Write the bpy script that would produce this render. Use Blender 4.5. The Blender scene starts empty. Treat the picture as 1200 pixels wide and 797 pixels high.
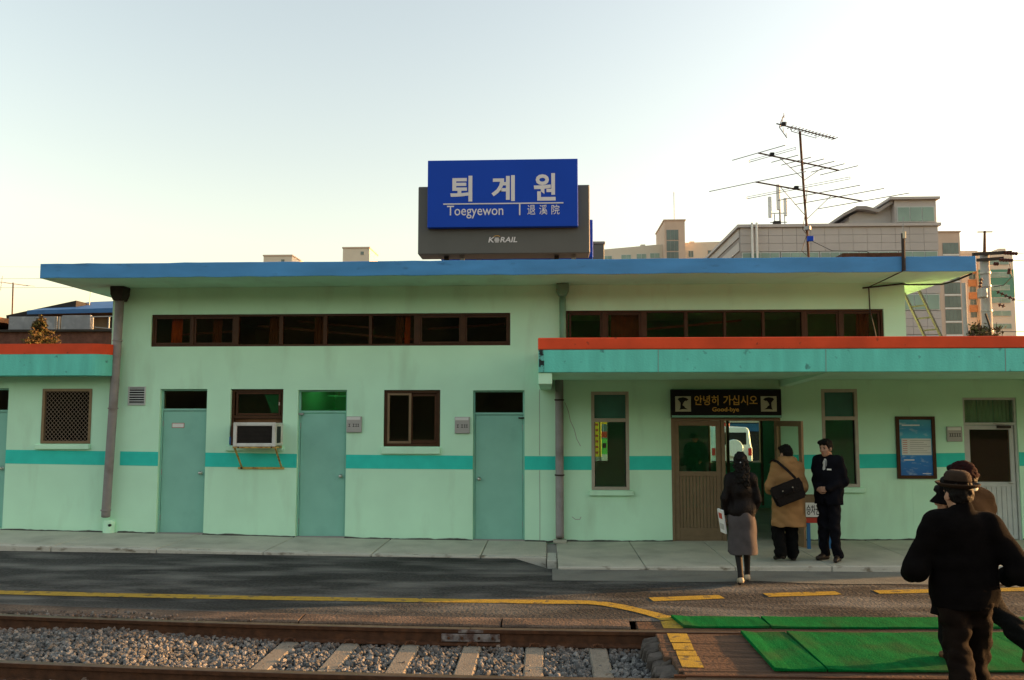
import bpy, bmesh, math, random
import numpy as np
from mathutils import Vector, Matrix
random.seed(7)
rng = np.random.default_rng(11)
S = bpy.context.scene
C = S.collection
R = math.radians

# ------------------------------------------------------------------ camera
cd = bpy.data.cameras.new('camera')
cam = bpy.data.objects.new('camera', cd)
C.objects.link(cam)
cam.location = (0, -13.06, 2.02)
cam.rotation_euler = (R(94.6), 0, R(2.5))
cd.sensor_width = 36
cd.lens = 28.65
cd.shift_y = 0.01055
cd.clip_start = 0.05
cd.clip_end = 4000
S.camera = cam

# ------------------------------------------------------------------ sky, sun, exposure
SUN_EL, SUN_AZ = 8.0, 14.0           # low evening sun, along +x, slightly behind the facade
w = bpy.data.worlds.new('World')
S.world = w
w.use_nodes = True
nt = w.node_tree
nt.nodes.clear()
sky = nt.nodes.new('ShaderNodeTexSky')
sky.sky_type = 'NISHITA'
sky.sun_disc = False
sky.sun_elevation = R(SUN_EL)
sky.sun_rotation = R(90 - SUN_AZ)
sky.altitude = 0
sky.air_density = 1.35
sky.dust_density = 2.4
sky.ozone_density = 1.0
hs = nt.nodes.new('ShaderNodeHueSaturation')
hs.inputs['Saturation'].default_value = 0.80
bg = nt.nodes.new('ShaderNodeBackground')
bg.inputs['Strength'].default_value = 0.15
wo = nt.nodes.new('ShaderNodeOutputWorld')
nt.links.new(sky.outputs[0], hs.inputs['Color'])
tint = nt.nodes.new('ShaderNodeMix')
tint.data_type = 'RGBA'
tint.blend_type = 'MULTIPLY'
tint.inputs[0].default_value = 1.0
tint.inputs[7].default_value = (1.07, 0.975, 0.92, 1)     # hazy warm evening air
nt.links.new(hs.outputs[0], tint.inputs[6])
nt.links.new(tint.outputs[2], bg.inputs['Color'])
nt.links.new(bg.outputs[0], wo.inputs['Surface'])

sl = bpy.data.lights.new('sun', 'SUN')
sl.energy = 3.8
sl.angle = R(0.6)
sl.color = (1.0, 0.50, 0.17)
sun = bpy.data.objects.new('sun', sl)
C.objects.link(sun)
sdir = Vector((math.cos(R(SUN_AZ)) * math.cos(R(SUN_EL)), math.sin(R(SUN_AZ)) * math.cos(R(SUN_EL)), math.sin(R(SUN_EL))))
sun.rotation_euler = sdir.to_track_quat('Z', 'Y').to_euler()
sun.location = (40, 6, 12)

S.view_settings.view_transform = 'Standard'
S.view_settings.look = 'None'
S.view_settings.exposure = 1.80
S.view_settings.gamma = 1.0
S.view_settings.use_curve_mapping = False
S.cycles.use_denoising = True
S.cycles.max_bounces = 8
S.cycles.transparent_max_bounces = 12
S.cycles.sample_clamp_indirect = 6.0
S.cycles.caustics_reflective = False
S.cycles.caustics_refractive = False

# ------------------------------------------------------------------ materials
M = {}
def N(nt, t, **kw):
    n = nt.nodes.new(t)
    for k, v in kw.items():
        setattr(n, k, v)
    return n

def pm(name, col, rough=0.7, var=0.12, scale=6.0, bump=0.0, bscale=60.0, metal=0.0, stretch=(1, 1, 1),
       dirt=None, dscale=1.5, damt=0.5, dlow=0.52, dhigh=0.72, dstretch=(1, 1, 1), spec=0.22, fine=0.0, local=False):
    """procedural paint/stone/metal: base colour + soft variation + stains + fine relief"""
    m = bpy.data.materials.new(name)
    m.use_nodes = True
    t = m.node_tree
    b = t.nodes['Principled BSDF']
    b.inputs['Roughness'].default_value = rough
    b.inputs['Metallic'].default_value = metal
    b.inputs['Specular IOR Level'].default_value = spec
    if local:
        tc = N(t, 'ShaderNodeTexCoord')
        pos = tc.outputs['Object']
    else:
        g = N(t, 'ShaderNodeNewGeometry')
        pos = g.outputs['Position']
    def mapped(s):
        mp = N(t, 'ShaderNodeMapping')
        mp.inputs['Scale'].default_value = s
        t.links.new(pos, mp.inputs['Vector'])
        return mp.outputs[0]
    def noise(sc, st=(1, 1, 1), det=5.0):
        n = N(t, 'ShaderNodeTexNoise')
        n.inputs['Scale'].default_value = sc
        n.inputs['Detail'].default_value = det
        t.links.new(mapped(st), n.inputs['Vector'])
        return n.outputs['Fac']
    c = None
    if var > 0:
        r = N(t, 'ShaderNodeValToRGB')
        lo = tuple(max(0, x * (1 - var)) for x in col)
        hi = tuple(min(1, x * (1 + var)) for x in col)
        r.color_ramp.elements[0].position = 0.3
        r.color_ramp.elements[1].position = 0.7
        r.color_ramp.elements[0].color = (*lo, 1)
        r.color_ramp.elements[1].color = (*hi, 1)
        t.links.new(noise(scale, stretch), r.inputs[0])
        c = r.outputs[0]
    if fine > 0:
        mx = N(t, 'ShaderNodeMix', data_type='RGBA', blend_type='MULTIPLY')
        mx.inputs[0].default_value = 1.0
        r = N(t, 'ShaderNodeValToRGB')
        r.color_ramp.elements[0].position = 0.35
        r.color_ramp.elements[1].position = 0.65
        r.color_ramp.elements[0].color = (1 - fine,) * 3 + (1,)
        r.color_ramp.elements[1].color = (1 + 0 * fine,) * 3 + (1,)
        t.links.new(noise(bscale * 1.3, (1, 1, 1), 2.0), r.inputs[0])
        if c is None:
            mx.inputs[6].default_value = (*col, 1)
        else:
            t.links.new(c, mx.inputs[6])
        t.links.new(r.outputs[0], mx.inputs[7])
        c = mx.outputs[2]
    if dirt is not None:
        r = N(t, 'ShaderNodeValToRGB')
        r.color_ramp.elements[0].position = dlow
        r.color_ramp.elements[1].position = dhigh
        r.color_ramp.elements[0].color = (0, 0, 0, 1)
        r.color_ramp.elements[1].color = (damt,) * 3 + (1,)
        t.links.new(noise(dscale, dstretch, 8.0), r.inputs[0])
        mx = N(t, 'ShaderNodeMix', data_type='RGBA')
        t.links.new(r.outputs[0], mx.inputs[0])
        if c is None:
            mx.inputs[6].default_value = (*col, 1)
        else:
            t.links.new(c, mx.inputs[6])
        mx.inputs[7].default_value = (*dirt, 1)
        c = mx.outputs[2]
    if c is None:
        b.inputs['Base Color'].default_value = (*col, 1)
    else:
        t.links.new(c, b.inputs['Base Color'])
    if bump > 0:
        bp = N(t, 'ShaderNodeBump')
        bp.inputs['Strength'].default_value = bump
        bp.inputs['Distance'].default_value = 0.02
        t.links.new(noise(bscale), bp.inputs['Height'])
        t.links.new(bp.outputs[0], b.inputs['Normal'])
    M[name] = m
    return m

def glass(name, tint=(0.5, 0.5, 0.5), refl=1.0, rough=0.02, trans=1.0):
    m = bpy.data.materials.new(name)
    m.use_nodes = True
    t = m.node_tree
    t.nodes.clear()
    o = N(t, 'ShaderNodeOutputMaterial')
    tr = N(t, 'ShaderNodeBsdfTransparent')
    tr.inputs[0].default_value = (*tint, 1)
    gl = N(t, 'ShaderNodeBsdfGlossy')
    gl.inputs['Roughness'].default_value = rough
    gl.inputs['Color'].default_value = (0.9 * refl, 0.92 * refl, 0.92 * refl, 1)
    fr = N(t, 'ShaderNodeFresnel')
    ge = N(t, 'ShaderNodeNewGeometry')
    mr = N(t, 'ShaderNodeMapRange')          # same index of refraction from both sides of the pane
    mr.inputs[3].default_value = 1.5
    mr.inputs[4].default_value = 1 / 1.5
    t.links.new(ge.outputs['Backfacing'], mr.inputs[0])
    t.links.new(mr.outputs[0], fr.inputs[0])
    mx = N(t, 'ShaderNodeMixShader')
    t.links.new(fr.outputs[0], mx.inputs[0])
    t.links.new(tr.outputs[0], mx.inputs[1])
    t.links.new(gl.outputs[0], mx.inputs[2])
    t.links.new(mx.outputs[0], o.inputs[0])
    M[name] = m
    return m

def emit(name, col, s):
    m = bpy.data.materials.new(name)
    m.use_nodes = True
    b = m.node_tree.nodes['Principled BSDF']
    b.inputs['Base Color'].default_value = (*col, 1)
    b.inputs['Emission Color'].default_value = (*col, 1)
    b.inputs['Emission Strength'].default_value = s
    M[name] = m

MINT = (0.57, 0.90, 0.66)
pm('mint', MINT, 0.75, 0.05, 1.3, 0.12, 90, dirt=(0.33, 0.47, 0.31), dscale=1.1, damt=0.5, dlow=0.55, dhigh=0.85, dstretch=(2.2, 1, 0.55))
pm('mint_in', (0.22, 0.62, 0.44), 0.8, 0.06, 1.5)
pm('teal_stripe', (0.035, 0.60, 0.50), 0.6, 0.07, 5, 0.08, 90)
pm('turquoise', (0.14, 0.62, 0.52), 0.6, 0.14, 2.2, 0.2, 40, stretch=(2.5, 1, .5), dirt=(0.06, 0.20, 0.18), dscale=9, damt=0.8, dlow=0.66, dhigh=0.74)
pm('red_paint', (0.70, 0.075, 0.022), 0.6, 0.16, 2.5, 0.12, 70, dirt=(0.12, 0.03, 0.02), dscale=8, damt=0.8, dlow=0.68, dhigh=0.75)
pm('blue_fascia', (0.075, 0.28, 0.58), 0.6, 0.14, 2.2, 0.15, 60, stretch=(0.6, 1, 2), dirt=(0.045, 0.15, 0.32), dscale=6, damt=0.8, dlow=0.62, dhigh=0.75, dstretch=(0.5, 1, 1.6))
pm('peel', (0.13, 0.48, 0.42), 0.8, 0.1, 5, 0.4, 30, dirt=(0.02, 0.03, 0.03), dscale=14, damt=1.0, dlow=0.47, dhigh=0.53)
pm('roof_grey', (0.24, 0.23, 0.22), 0.9, 0.15, 3, 0.2, 50)
pm('door_teal', (0.25, 0.53, 0.43), 0.55, 0.05, 3, 0.06, 120, dirt=(0.17, 0.38, 0.31), dscale=2.5, damt=0.5, dlow=0.6, dhigh=0.8)
pm('brown_frame', (0.060, 0.024, 0.009), 0.45, 0.15, 8)
pm('bronze_alu', (0.23, 0.165, 0.10), 0.4, 0.08, 10, metal=0.35)
pm('pane_teal', (0.035, 0.17, 0.13), 0.25, 0.15, 3, spec=0.4)
pm('grille_metal', (0.26, 0.20, 0.145), 0.6, 0.08, 10)
pm('alu', (0.40, 0.36, 0.30), 0.45, 0.08, 10, metal=0.3)
pm('white_alu', (0.50, 0.52, 0.50), 0.5, 0.06, 8)
pm('pipe_grey', (0.26, 0.24, 0.235), 0.6, 0.10, 6, dirt=(0.15, 0.12, 0.11), dscale=4, damt=0.6)
pm('pipe_green', (0.16, 0.30, 0.21), 0.6, 0.10, 6)
pm('dark_iron', (0.035, 0.028, 0.025), 0.7, 0.2, 12)
pm('steel', (0.55, 0.53, 0.50), 0.3, 0.05, 20, metal=1.0)
pm('ac_white', (0.62, 0.62, 0.58), 0.5, 0.06, 8, dirt=(0.4, 0.33, 0.25), dscale=6, damt=0.4)
pm('black', (0.012, 0.012, 0.012), 0.55, 0.2, 10)
pm('rust_yellow', (0.52, 0.36, 0.10), 0.7, 0.15, 20, dirt=(0.25, 0.10, 0.03), dscale=14, damt=0.9, dlow=0.5, dhigh=0.65)
pm('concrete', (0.50, 0.49, 0.40), 0.9, 0.08, 3, 0.25, 70, fine=0.18, dirt=(0.30, 0.30, 0.25), dscale=1.8, damt=0.7, dlow=0.5, dhigh=0.7)
pm('concrete_light', (0.52, 0.50, 0.43), 0.9, 0.08, 3, 0.2, 70, fine=0.15, dirt=(0.16, 0.13, 0.09), dscale=5, damt=0.9, dlow=0.56, dhigh=0.7, dstretch=(1.2, 1, 2.5))
pm('apron', (0.20, 0.20, 0.175), 0.9, 0.1, 2.5, 0.3, 70, fine=0.25, dirt=(0.09, 0.09, 0.085), dscale=2.2, damt=0.7, dstretch=(0.6, 1.5, 1))
pm('asphalt', (0.052, 0.050, 0.048), 0.88, 0.50, 0.9, 1.0, 26, stretch=(0.45, 1.6, 1), fine=0.5,
   dirt=(0.19, 0.185, 0.17), dscale=1.5, damt=0.85, dlow=0.46, dhigh=0.74, dstretch=(0.5, 1.8, 1))
pm('road_yellow', (0.42, 0.27, 0.035), 0.75, 0.12, 14, 0.3, 75, fine=0.25, dirt=(0.10, 0.08, 0.05), dscale=11, damt=0.85, dlow=0.56, dhigh=0.66)
pm('edge_stone', (0.17, 0.12, 0.088), 0.9, 0.35, 3, 0.8, 35, fine=0.4, stretch=(0.5, 2, 1), dirt=(0.05, 0.04, 0.034), dscale=2.5, damt=0.85, dlow=0.45, dhigh=0.7, dstretch=(0.6, 2, 1))
pm('earth', (0.16, 0.125, 0.09), 0.95, 0.25, 0.6, 0.4, 12, dirt=(0.10, 0.11, 0.05), dscale=0.3, damt=0.7)
pm('ballast_dirt', (0.07, 0.065, 0.06), 0.95, 0.3, 20, 0.8, 40)
pm('rail_rust', (0.075, 0.032, 0.016), 0.75, 0.3, 14, 0.2, 80, dirt=(0.13, 0.05, 0.02), dscale=9, damt=0.7)
pm('rail_head', (0.17, 0.11, 0.075), 0.4, 0.2, 10, metal=0.6)
pm('sleeper', (0.25, 0.22, 0.175), 0.9, 0.12, 8, 0.4, 60, fine=0.25, dirt=(0.12, 0.09, 0.06), dscale=16, damt=0.8, dlow=0.6, dhigh=0.68)
pm('plank', (0.10, 0.058, 0.036), 0.85, 0.35, 3, 0.6, 30, stretch=(0.7, 7, 1), dirt=(0.03, 0.02, 0.016), dscale=4, damt=0.8, dstretch=(0.4, 4, 1))
pm('plank_end', (0.085, 0.072, 0.062), 0.9, 0.35, 7, 0.6, 30, dirt=(0.03, 0.025, 0.02), dscale=9, damt=0.9)
pm('mat_green', (0.002, 0.135, 0.030), 0.95, 0.22, 5, 0.35, 60, stretch=(3, .6, 1), fine=0.25, dirt=(0.035, 0.065, 0.025), dscale=2.0, damt=0.75, dlow=0.46, dhigh=0.70, spec=0.05)
pm('sign_blue', (0.004, 0.058, 0.46), 0.6, 0.03, 2)
pm('sign_grey', (0.115, 0.115, 0.105), 0.5, 0.05, 3)
pm('sign_white', (0.72, 0.70, 0.70), 0.6, 0.03, 5)
pm('sign_black', (0.004, 0.004, 0.004), 0.6, 0.1, 5)
pm('sign_orange', (0.70, 0.40, 0.09), 0.6, 0.03, 5)
pm('cream', (0.50, 0.48, 0.36), 0.6, 0.04, 5)
pm('white', (0.70, 0.70, 0.67), 0.6, 0.05, 4)
pm('plaque', (0.40, 0.39, 0.37), 0.5, 0.05, 6)
pm('tile_grey', (0.46, 0.42, 0.40), 0.6, 0.05, 0.6)
pm('joint', (0.30, 0.27, 0.255), 0.9, 0.1, 2)
pm('tan', (0.56, 0.43, 0.34), 0.8, 0.05, 0.5)
pm('apt_cream', (0.62, 0.56, 0.46), 0.8, 0.05, 0.3)
pm('apt_green', (0.11, 0.28, 0.21), 0.8, 0.05, 0.3)
pm('apt_orange', (0.52, 0.25, 0.11), 0.8, 0.05, 0.3)
pm('far_glass', (0.10, 0.14, 0.13), 0.15, 0.25, 0.35, spec=0.6)
pm('far_glass_pale', (0.20, 0.30, 0.25), 0.15, 0.25, 0.5, spec=0.6)
pm('pole_concrete', (0.33, 0.31, 0.28), 0.85, 0.08, 4)
pm('insulator', (0.07, 0.02, 0.015), 0.4, 0.1, 10)
pm('galv', (0.32, 0.32, 0.31), 0.5, 0.1, 8, metal=0.5)
pm('wire', (0.03, 0.03, 0.03), 0.6, 0)
pm('brick_dark', (0.11, 0.052, 0.040), 0.9, 0.3, 6, 0.5, 30)
pm('panel_grey', (0.24, 0.25, 0.26), 0.7, 0.12, 5, dirt=(0.42, 0.42, 0.42), dscale=3, damt=0.7, dlow=0.55, dhigh=0.65)
pm('blue_roof', (0.045, 0.14, 0.32), 0.55, 0.12, 3)
pm('dark_roof', (0.035, 0.032, 0.030), 0.9, 0.2, 3)
pm('wood_dim', (0.20, 0.14, 0.08), 0.8, 0.2, 4)
pm('needles', (0.085, 0.085, 0.022), 0.8, 0.35, 9)
pm('needles_glow', (0.10, 0.06, 0.02), 0.8, 0.35, 9)  # orange evening sun on the tree put into the needle colour
pm('bush', (0.085, 0.055, 0.032), 0.85, 0.4, 5)
pm('bark', (0.07, 0.05, 0.035), 0.9, 0.2, 8)
pm('unseen_hill', (0.024, 0.028, 0.014), 0.95, 0.5, 0.12, 0.8, 1.2)
pm('orange_glint', (0.60, 0.17, 0.03), 0.8, 0.2, 6)  # warm reflection of a sunlit pole put into the colour
pm('brown_curtain', (0.17, 0.085, 0.04), 0.8, 0.2, 6)
pm('car_white', (0.72, 0.74, 0.74), 0.3, 0.03, 3)
pm('tail_red', (0.55, 0.02, 0.02), 0.3, 0.05, 5)
pm('yellow_board', (0.78, 0.50, 0.03), 0.5, 0.05, 5)
pm('bright_green', (0.12, 0.55, 0.10), 0.5, 0.1, 5)
pm('paint_blue', (0.03, 0.13, 0.30), 0.5, 0.1, 5)
pm('paint_red', (0.42, 0.05, 0.03), 0.5, 0.1, 5)
pm('rubber', (0.02, 0.02, 0.02), 0.8, 0.1, 5)
pm('skin', (0.36, 0.20, 0.13), 0.55, 0.06, 30)
pm('hair', (0.005, 0.004, 0.0035), 0.6, 0.3, 60, 0.5, 150, spec=0.12)
pm('wool_black', (0.0045, 0.0036, 0.0036), 0.95, 0.3, 12, 0.5, 300, spec=0.05)
pm('wool_brown', (0.0055, 0.0032, 0.0025), 0.95, 0.3, 12, 0.5, 300, spec=0.05)
pm('trouser_brown', (0.008, 0.0045, 0.003), 0.9, 0.3, 10, 0.4, 300, spec=0.08)
pm('trouser_black', (0.005, 0.005, 0.005), 0.9, 0.3, 10, 0.4, 300, spec=0.08)
pm('suit', (0.005, 0.005, 0.008), 0.85, 0.2, 10, 0.3, 300, spec=0.08)
pm('felt', (0.030, 0.018, 0.011), 0.9, 0.15, 20, 0.4, 300, spec=0.15)
pm('knit', (0.022, 0.006, 0.006), 0.95, 0.3, 60, 0.8, 200, spec=0.1)
pm('camel', (0.30, 0.165, 0.068), 0.9, 0.10, 6, 0.4, 250, spec=0.15)
pm('leather_black', (0.006, 0.004, 0.0038), 0.55, 0.3, 8, 0.5, 60, spec=0.12)
pm('grey_wool', (0.075, 0.066, 0.068), 0.9, 0.12, 12, 0.4, 300, spec=0.15)
pm('stocking', (0.012, 0.010, 0.010), 0.7, 0.1, 12)
pm('shoe_beige', (0.42, 0.34, 0.24), 0.45, 0.08, 12)
pm('shoe_dark', (0.018, 0.013, 0.011), 0.4, 0.1, 12)
pm('shoe_brown', (0.10, 0.05, 0.022), 0.45, 0.1, 12)
glass('glass_clear', (0.78, 0.92, 0.85), 0.55)
glass('glass_open', (0.85, 0.92, 0.88), 0.25)
glass('glass_black', (0.20, 0.17, 0.14), 0.3)
glass('glass_dark', (0.76, 0.66, 0.56), 0.6)
glass('glass_green', (0.30, 0.62, 0.48))
emit('tube_light', (0.25, 1.0, 0.42), 5.0)
emit('streak_dim', (0.03, 0.45, 0.14), 0.10)  # weak glow for the added streak behind the transom

# ------------------------------------------------------------------ mesh helpers
def wloc(o):
    v = Vector((0, 0, 0))
    while o is not None:
        v = v + o.location
        o = o.parent
    return v

class MB:
    def __init__(s):
        s.v, s.f, s.m = [], [], []
    def add(s, vs, fs, mi=0):
        o = len(s.v)
        s.v.extend(vs)
        for f in fs:
            s.f.append(tuple(i + o for i in f))
            s.m.append(mi)
        return s
    def box(s, x0, x1, y0, y1, z0, z1, mi=0, faces=None):
        vs = [(x0, y0, z0), (x1, y0, z0), (x1, y1, z0), (x0, y1, z0), (x0, y0, z1), (x1, y0, z1), (x1, y1, z1), (x0, y1, z1)]
        fs = [(0, 3, 2, 1), (4, 5, 6, 7), (0, 1, 5, 4), (1, 2, 6, 5), (2, 3, 7, 6), (3, 0, 4, 7)]   # bottom top front right back left
        o = len(s.v)
        s.v.extend(vs)
        for i, f in enumerate(fs):
            s.f.append(tuple(k + o for k in f))
            s.m.append(faces[i] if faces else mi)
        return s
    def bar(s, p, q, wx, wz=None, mi=0, up=(0, 0, 1)):
        p, q = Vector(p), Vector(q)
        wz = wz or wx
        d = (q - p).normalized()
        u = Vector(up)
        if abs(d.dot(u)) > 0.95:
            u = Vector((0, 1, 0))
        a = d.cross(u).normalized()
        b = a.cross(d).normalized()
        vs = []
        for e in (p, q):
            for sx, sz in ((-1, -1), (1, -1), (1, 1), (-1, 1)):
                vs.append(tuple(e + a * (sx * wx / 2) + b * (sz * wz / 2)))
        return s.add(vs, [(0, 1, 2, 3), (7, 6, 5, 4), (0, 4, 5, 1), (1, 5, 6, 2), (2, 6, 7, 3), (3, 7, 4, 0)], mi)
    def tube(s, pts, r, n=8, mi=0, cap=True):
        pts = [Vector(p) for p in pts]
        rs = r if isinstance(r, (list, tuple)) else [r] * len(pts)
        vs = []
        ref = None
        for i, p in enumerate(pts):
            if i == 0:
                d = pts[1] - pts[0]
            elif i == len(pts) - 1:
                d = pts[-1] - pts[-2]
            else:
                d = (pts[i + 1] - pts[i]).normalized() + (pts[i] - pts[i - 1]).normalized()
            d.normalize()
            if ref is None:
                ref = Vector((0, 0, 1)) if abs(d.z) < 0.9 else Vector((1, 0, 0))
            a = d.cross(ref).normalized()
            b = a.cross(d).normalized()
            ref = b
            for k in range(n):
                t = 2 * math.pi * k / n
                vs.append(tuple(p + (a * math.cos(t) + b * math.sin(t)) * rs[i]))
        fs = []
        for i in range(len(pts) - 1):
            for k in range(n):
                k2 = (k + 1) % n
                fs.append((i * n + k, i * n + k2, (i + 1) * n + k2, (i + 1) * n + k))
        if cap:
            fs.append(tuple(reversed(range(n))))
            fs.append(tuple((len(pts) - 1) * n + k for k in range(n)))
        return s.add(vs, fs, mi)
    def lathe(s, prof, c=(0, 0, 0), n=20, sx=1, sy=1, mi=0):
        vs = []
        for r, z in prof:
            for k in range(n):
                t = 2 * math.pi * k / n
                vs.append((c[0] + r * sx * math.cos(t), c[1] + r * sy * math.sin(t), c[2] + z))
        fs = []
        for i in range(len(prof) - 1):
            for k in range(n):
                k2 = (k + 1) % n
                fs.append((i * n + k, i * n + k2, (i + 1) * n + k2, (i + 1) * n + k))
        fs.append(tuple(reversed(range(n))))
        fs.append(tuple((len(prof) - 1) * n + k for k in range(n)))
        return s.add(vs, fs, mi)
    def prism(s, poly, a, b, axis='y', mi=0, side=None, captop=None):
        n = len(poly)
        def P(u, v, t):
            return (u, t, v) if axis == 'y' else ((u, v, t) if axis == 'z' else (t, u, v))
        vs = [P(u, v, a) for u, v in poly] + [P(u, v, b) for u, v in poly]
        s.add(vs, [tuple(range(n)), tuple(range(2 * n - 1, n - 1, -1))], mi if captop is None else captop)
        o = len(s.v) - 2 * n
        for i in range(n):
            j = (i + 1) % n
            s.f.append((o + i, o + n + i, o + n + j, o + j))
            s.m.append(mi if side is None else side)
        return s
    def build(s, name, mats, parent=None, bev=0.0, smooth=False, local=False, seg=1):
        me = bpy.data.meshes.new(name)
        off = Vector((0, 0, 0)) if (local or parent is None) else wloc(parent)
        me.from_pydata([tuple(Vector(v) - off) for v in s.v], [], s.f)
        ms = mats if isinstance(mats, (list, tuple)) else [mats]
        for k in ms:
            me.materials.append(M[k])
        me.polygons.foreach_set('material_index', s.m)
        bm = bmesh.new()
        bm.from_mesh(me)
        bmesh.ops.recalc_face_normals(bm, faces=bm.faces)
        if bev > 0:
            ed = [e for e in bm.edges if len(e.link_faces) == 2 and e.calc_face_angle(0) > 0.6]
            bmesh.ops.bevel(bm, geom=ed, offset=bev, segments=seg, affect='EDGES', clamp_overlap=True)
        bm.to_mesh(me)
        bm.free()
        if smooth:
            me.polygons.foreach_set('use_smooth', [True] * len(me.polygons))
        return link(name, me, parent)

def link(name, me, parent=None):
    o = bpy.data.objects.new(name, me)
    C.objects.link(o)
    if parent is not None:
        o.parent = parent
    return o

def thing(name, label, cat, loc=(0, 0, 0), group=None, rot=0):
    o = bpy.data.objects.new(name, None)
    C.objects.link(o)
    o.location = loc
    o.rotation_euler = (0, 0, rot)
    o.empty_display_size = 0.1
    tag(o, label, cat, group)
    return o

def tag(o, label, cat, group=None):
    o['label'] = label
    o['category'] = cat
    if group:
        o['group'] = group
    return o

def kind(o, k):
    o['kind'] = k
    return o

def B(name, mat, parent, x0, x1, y0, y1, z0, z1, bev=0.0, faces=None):
    return MB().box(x0, x1, y0, y1, z0, z1, faces=faces).build(name, mat, parent, bev)

def copy_tree(o, parent=None):
    c = o.copy()
    C.objects.link(c)
    c.parent = parent
    for ch in list(o.children):
        copy_tree(ch, c)
    return c

def text(name, s, x0, x1, z0, z1, y, mat, parent=None, bold=0.0, ext=0.002, keep=False):
    cu = bpy.data.curves.new(name, 'FONT')
    cu.body = s
    cu.size = 1.0
    cu.offset = bold
    cu.extrude = 0.0
    cu.resolution_u = 3
    ob = bpy.data.objects.new('tmp', cu)
    C.objects.link(ob)
    bpy.context.view_layer.update()
    dg = bpy.context.evaluated_depsgraph_get()
    me = bpy.data.meshes.new_from_object(ob.evaluated_get(dg))
    bpy.data.objects.remove(ob)
    co = np.empty(len(me.vertices) * 3)
    me.vertices.foreach_get('co', co)
    co = co.reshape(-1, 3)
    lo, hi = co.min(0), co.max(0)
    off = wloc(parent) if parent is not None else Vector((0, 0, 0))
    sx = (x1 - x0) / (hi[0] - lo[0])
    sz = (z1 - z0) / (hi[1] - lo[1])
    new = np.stack([x0 + (co[:, 0] - lo[0]) * sx - off.x, np.full(len(co), y - off.y), z0 + (co[:, 1] - lo[1]) * sz - off.z], 1)
    bm = bmesh.new()
    bm.from_mesh(me)
    bm.verts.ensure_lookup_table()
    for i, v in enumerate(bm.verts):
        v.co = new[i]
    r = bmesh.ops.extrude_face_region(bm, geom=bm.faces[:])
    for g in r['geom']:
        if isinstance(g, bmesh.types.BMVert):
            g.co.y -= ext
    bmesh.ops.recalc_face_normals(bm, faces=bm.faces)
    bm.to_mesh(me)
    bm.free()
    me.materials.clear()
    me.materials.append(M[mat])
    me.polygons.foreach_set('use_smooth', [False] * len(me.polygons))
    me.name = name
    return link(name, me, parent)

def wall_holes(name, mat, parent, x0, x1, z0, z1, y0, y1, holes, extra_x=()):
    xs = sorted(set([x0, x1] + [h[0] for h in holes] + [h[1] for h in holes] + list(extra_x)))
    zs = sorted(set([z0, z1] + [h[2] for h in holes] + [h[3] for h in holes]))
    def solid(i, j):
        if i < 0 or j < 0 or i >= len(xs) - 1 or j >= len(zs) - 1:
            return False
        cx, cz = (xs[i] + xs[i + 1]) / 2, (zs[j] + zs[j + 1]) / 2
        return not any(h[0] < cx < h[1] and h[2] < cz < h[3] for h in holes)
    b = MB()
    for i in range(len(xs) - 1):
        for j in range(len(zs) - 1):
            if not solid(i, j):
                continue
            a, c, d, e = xs[i], xs[i + 1], zs[j], zs[j + 1]
            b.add([(a, y0, d), (c, y0, d), (c, y0, e), (a, y0, e)], [(0, 1, 2, 3)])
            b.add([(a, y1, d), (c, y1, d), (c, y1, e), (a, y1, e)], [(3, 2, 1, 0)], 1)
            if not solid(i - 1, j):
                b.add([(a, y0, d), (a, y1, d), (a, y1, e), (a, y0, e)], [(3, 2, 1, 0)])
            if not solid(i + 1, j):
                b.add([(c, y0, d), (c, y1, d), (c, y1, e), (c, y0, e)], [(0, 1, 2, 3)])
            if not solid(i, j - 1):
                b.add([(a, y0, d), (c, y0, d), (c, y1, d), (a, y1, d)], [(3, 2, 1, 0)])
            if not solid(i, j + 1):
                b.add([(a, y0, e), (c, y0, e), (c, y1, e), (a, y1, e)], [(0, 1, 2, 3)])
    me = bpy.data.meshes.new(name)
    me.from_pydata(b.v, [], b.f)
    for k in (mat if isinstance(mat, (list, tuple)) else [mat, mat]):
        me.materials.append(M[k])
    me.polygons.foreach_set('material_index', b.m)
    bm = bmesh.new()
    bm.from_mesh(me)
    bmesh.ops.remove_doubles(bm, verts=bm.verts, dist=1e-5)
    bmesh.ops.recalc_face_normals(bm, faces=bm.faces)
    bm.to_mesh(me)
    bm.free()
    return link(name, me, parent)

def sheet(name, mat, xs, ys, zf, parent=None):
    vs = [(x, y, zf(x, y)) for y in ys for x in xs]
    n = len(xs)
    fs = [(j * n + i, j * n + i + 1, (j + 1) * n + i + 1, (j + 1) * n + i) for j in range(len(ys) - 1) for i in range(n - 1)]
    me = bpy.data.meshes.new(name)
    me.from_pydata(vs, [], fs)
    me.materials.append(M[mat])
    return link(name, me, parent)

def ribbon(name, mat, left, right, parent=None):
    n = len(left)
    me = bpy.data.meshes.new(name)
    me.from_pydata(list(left) + list(right), [], [(i, i + 1, n + i + 1, n + i) for i in range(n - 1)])
    me.materials.append(M[mat])
    bm = bmesh.new(); bm.from_mesh(me)
    bmesh.ops.recalc_face_normals(bm, faces=bm.faces)
    if bm.faces and sum(f.normal.z for f in bm.faces) < 0:
        bmesh.ops.reverse_faces(bm, faces=bm.faces)
    bm.to_mesh(me); bm.free()
    return link(name, me, parent)

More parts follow.
